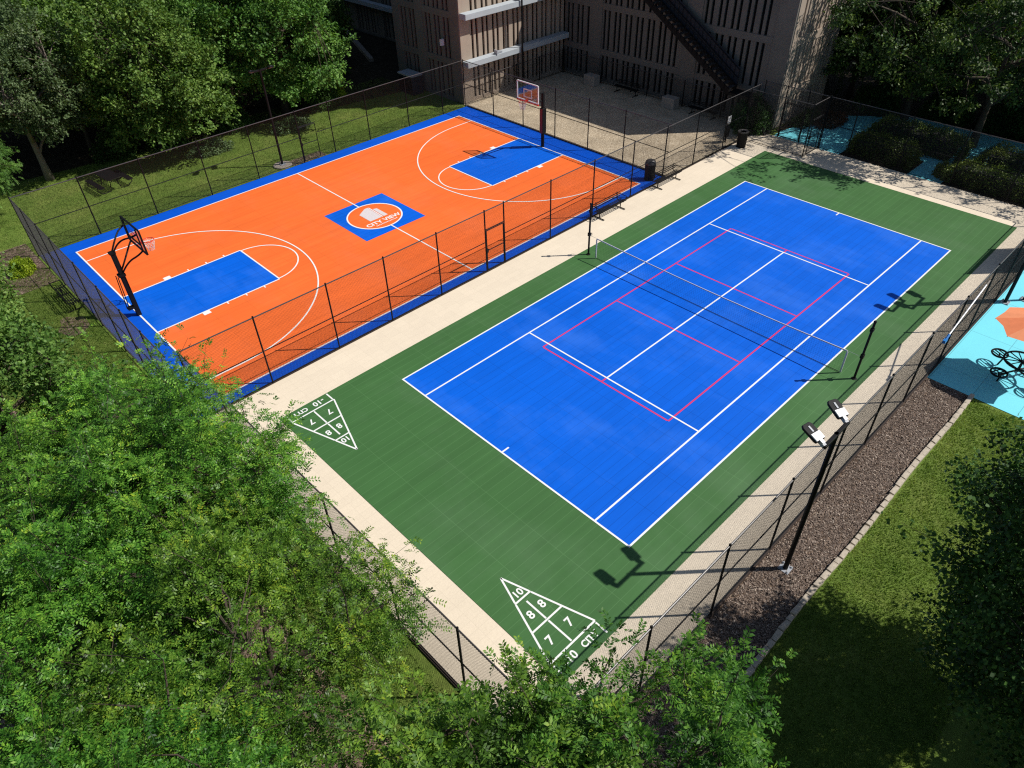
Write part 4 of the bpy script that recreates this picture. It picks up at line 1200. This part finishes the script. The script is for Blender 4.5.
bush('hedge', 'front clipped hedge right of the blue gap along the far fence', 'hedge', (31.9, .6, zd), .75, 2.7, 1.0, 'hedge', 12000, .09, .06, True, GH, 4)
bush('hedge', 'rear hedge with sunlit top at the right under the trees', 'hedge', (34.3, 0.0, zd), .9, 2.6, 1.2, 'hedge', 11000, .09, .06, True, GH, 5)
bush('shrub', 'small round shrub in the blue gap between the hedges', 'shrub', (31.7, 3.6, zd), .55, .5, .9, 'hedge', 2600, .08, .055, False, None, 6)
bush('shrub', 'large dark bush against the garage corner behind the open bin', 'shrub', (30.6, 14.9, zd), 1.5, 1.5, 2.3, 'darkleaf', 9000, .12, .08, False, None, 7)
bush('shrub', 'rusty leaved bed shrub beside the dappled blue deck', 'shrub', (35.0, 11.8, zd), 1.7, 1.0, .7, 'redleaf', 4000, .1, .06, False, None, 8)
bush('shrub', 'dark bed shrub below the sunlit garage side', 'shrub', (34.0, 12.9, zd), 1.6, .7, .9, 'darkleaf', 4500, .1, .06, False, None, 9)
for i, (x, y, lab) in enumerate(((40.6, 6.8, 'dark bank shrub behind the blue deck by the leaning trunk'), (40.8, 3.4, 'dark bank shrub behind the middle of the blue deck'), (40.9, -.2, 'dark bank shrub behind the right part of the blue deck'), (38.8, 10.6, 'dark bank shrub at the far left bend of the blue deck'))):
    bush('shrub', lab, 'shrub', (x, y, -.055), 1.3, 1.9, 1.9, 'darkleaf', 7000, .13, .08, False, 'dark shrubs behind the pool deck', 40+i)
bush('shrub', 'bright yellow green round shrub by the near left fence corner', 'shrub', (-7.75, 30.2, -.045), .72, .72, .85, 'shrubY', 5000, .075, .05, False, None, 10)
bush('shrub', 'yellow green round shrub in the dark beside the back row', 'shrub', (16.2, 40.0, Z_LAWN), .9, .9, 1.3, 'shrubY', 3500, .1, .07, False, None, 11)
GS = 'low shrubs under the back trees'
for i, (x, y, lab, mt) in enumerate(((5.2, 37.2, 'silvery low shrub under the back trees near the lawn pole', 'paleleaf'), (10.6, 36.8, 'silvery low shrub under the back trees right of the lawn pole', 'paleleaf'),
        (0.8, 41.0, 'dark low shrub behind the picnic table', 'darkleaf'), (14.3, 38.6, 'dark low shrub right of the silvery pair', 'darkleaf'), (8.0, 39.5, 'dark low shrub between the wide back trees', 'darkleaf'), (18.6, 44.0, 'dark shrub on the shaded bank beside the pale stair edge', 'darkleaf'))):
    bush('shrub', lab, 'shrub', (x, y, Z_LAWN), 1.6, 1.0, .8 if mt == 'paleleaf' else 1.7, mt, 4500, .11, .07, False, GS, 20+i)

# ------------------------------------------------------------------ sky, sun, camera
world = bpy.data.worlds.new('World'); scene.world = world; world.use_nodes = True
wn = world.node_tree
sky = wn.nodes.new('ShaderNodeTexSky'); sky.sky_type = 'NISHITA'; sky.sun_disc = False
SUN_EL, SUN_AZ = rad(50), rad(-42)             # direction to the sun, counted from +x toward +y
sky.sun_elevation = SUN_EL; sky.sun_rotation = PI/2 - SUN_AZ
sky.air_density = 1.0; sky.dust_density = 0.8
bg = wn.nodes['Background']; bg.inputs['Strength'].default_value = 0.074
wn.links.new(sky.outputs[0], bg.inputs['Color'])
sl = bpy.data.lights.new('sun', 'SUN'); sl.energy = 5.0; sl.angle = rad(.53); sl.color = (1.0, .955, .89)
so = bpy.data.objects.new('sun', sl); col.objects.link(so)
sd = Vector((math.cos(SUN_EL)*math.cos(SUN_AZ), math.cos(SUN_EL)*math.sin(SUN_AZ), math.sin(SUN_EL)))
so.rotation_euler = sd.to_track_quat('Z', 'Y').to_euler(); so.location = (10, -20, 40)

cd = bpy.data.cameras.new('camera'); cam = bpy.data.objects.new('camera', cd); col.objects.link(cam)
cam.matrix_world = Matrix(((0.71785224, 0.46480614, -0.51830822, -11.0728549), (-0.69582228, 0.4546343, -0.55600271, -7.03608067), (-0.02279278, 0.7597782, 0.64978271, 17.32221587), (0,0,0,1)))
cd.sensor_fit = 'HORIZONTAL'; cd.sensor_width = 36; cd.lens = 711.67972/1024*36
cd.clip_start = .1; cd.clip_end = 2000
scene.camera = cam
scene.view_settings.view_transform = 'Standard'; scene.view_settings.look = 'None'; scene.view_settings.exposure = 0; scene.view_settings.gamma = 1
scene.render.resolution_x = 1024; scene.render.resolution_y = 768
cy = scene.cycles
cy.max_bounces = 6; cy.diffuse_bounces = 3; cy.glossy_bounces = 2; cy.transmission_bounces = 4; cy.transparent_max_bounces = 8
cy.use_denoising = False
cy.filter_width = 1.2
cy.use_adaptive_sampling = False
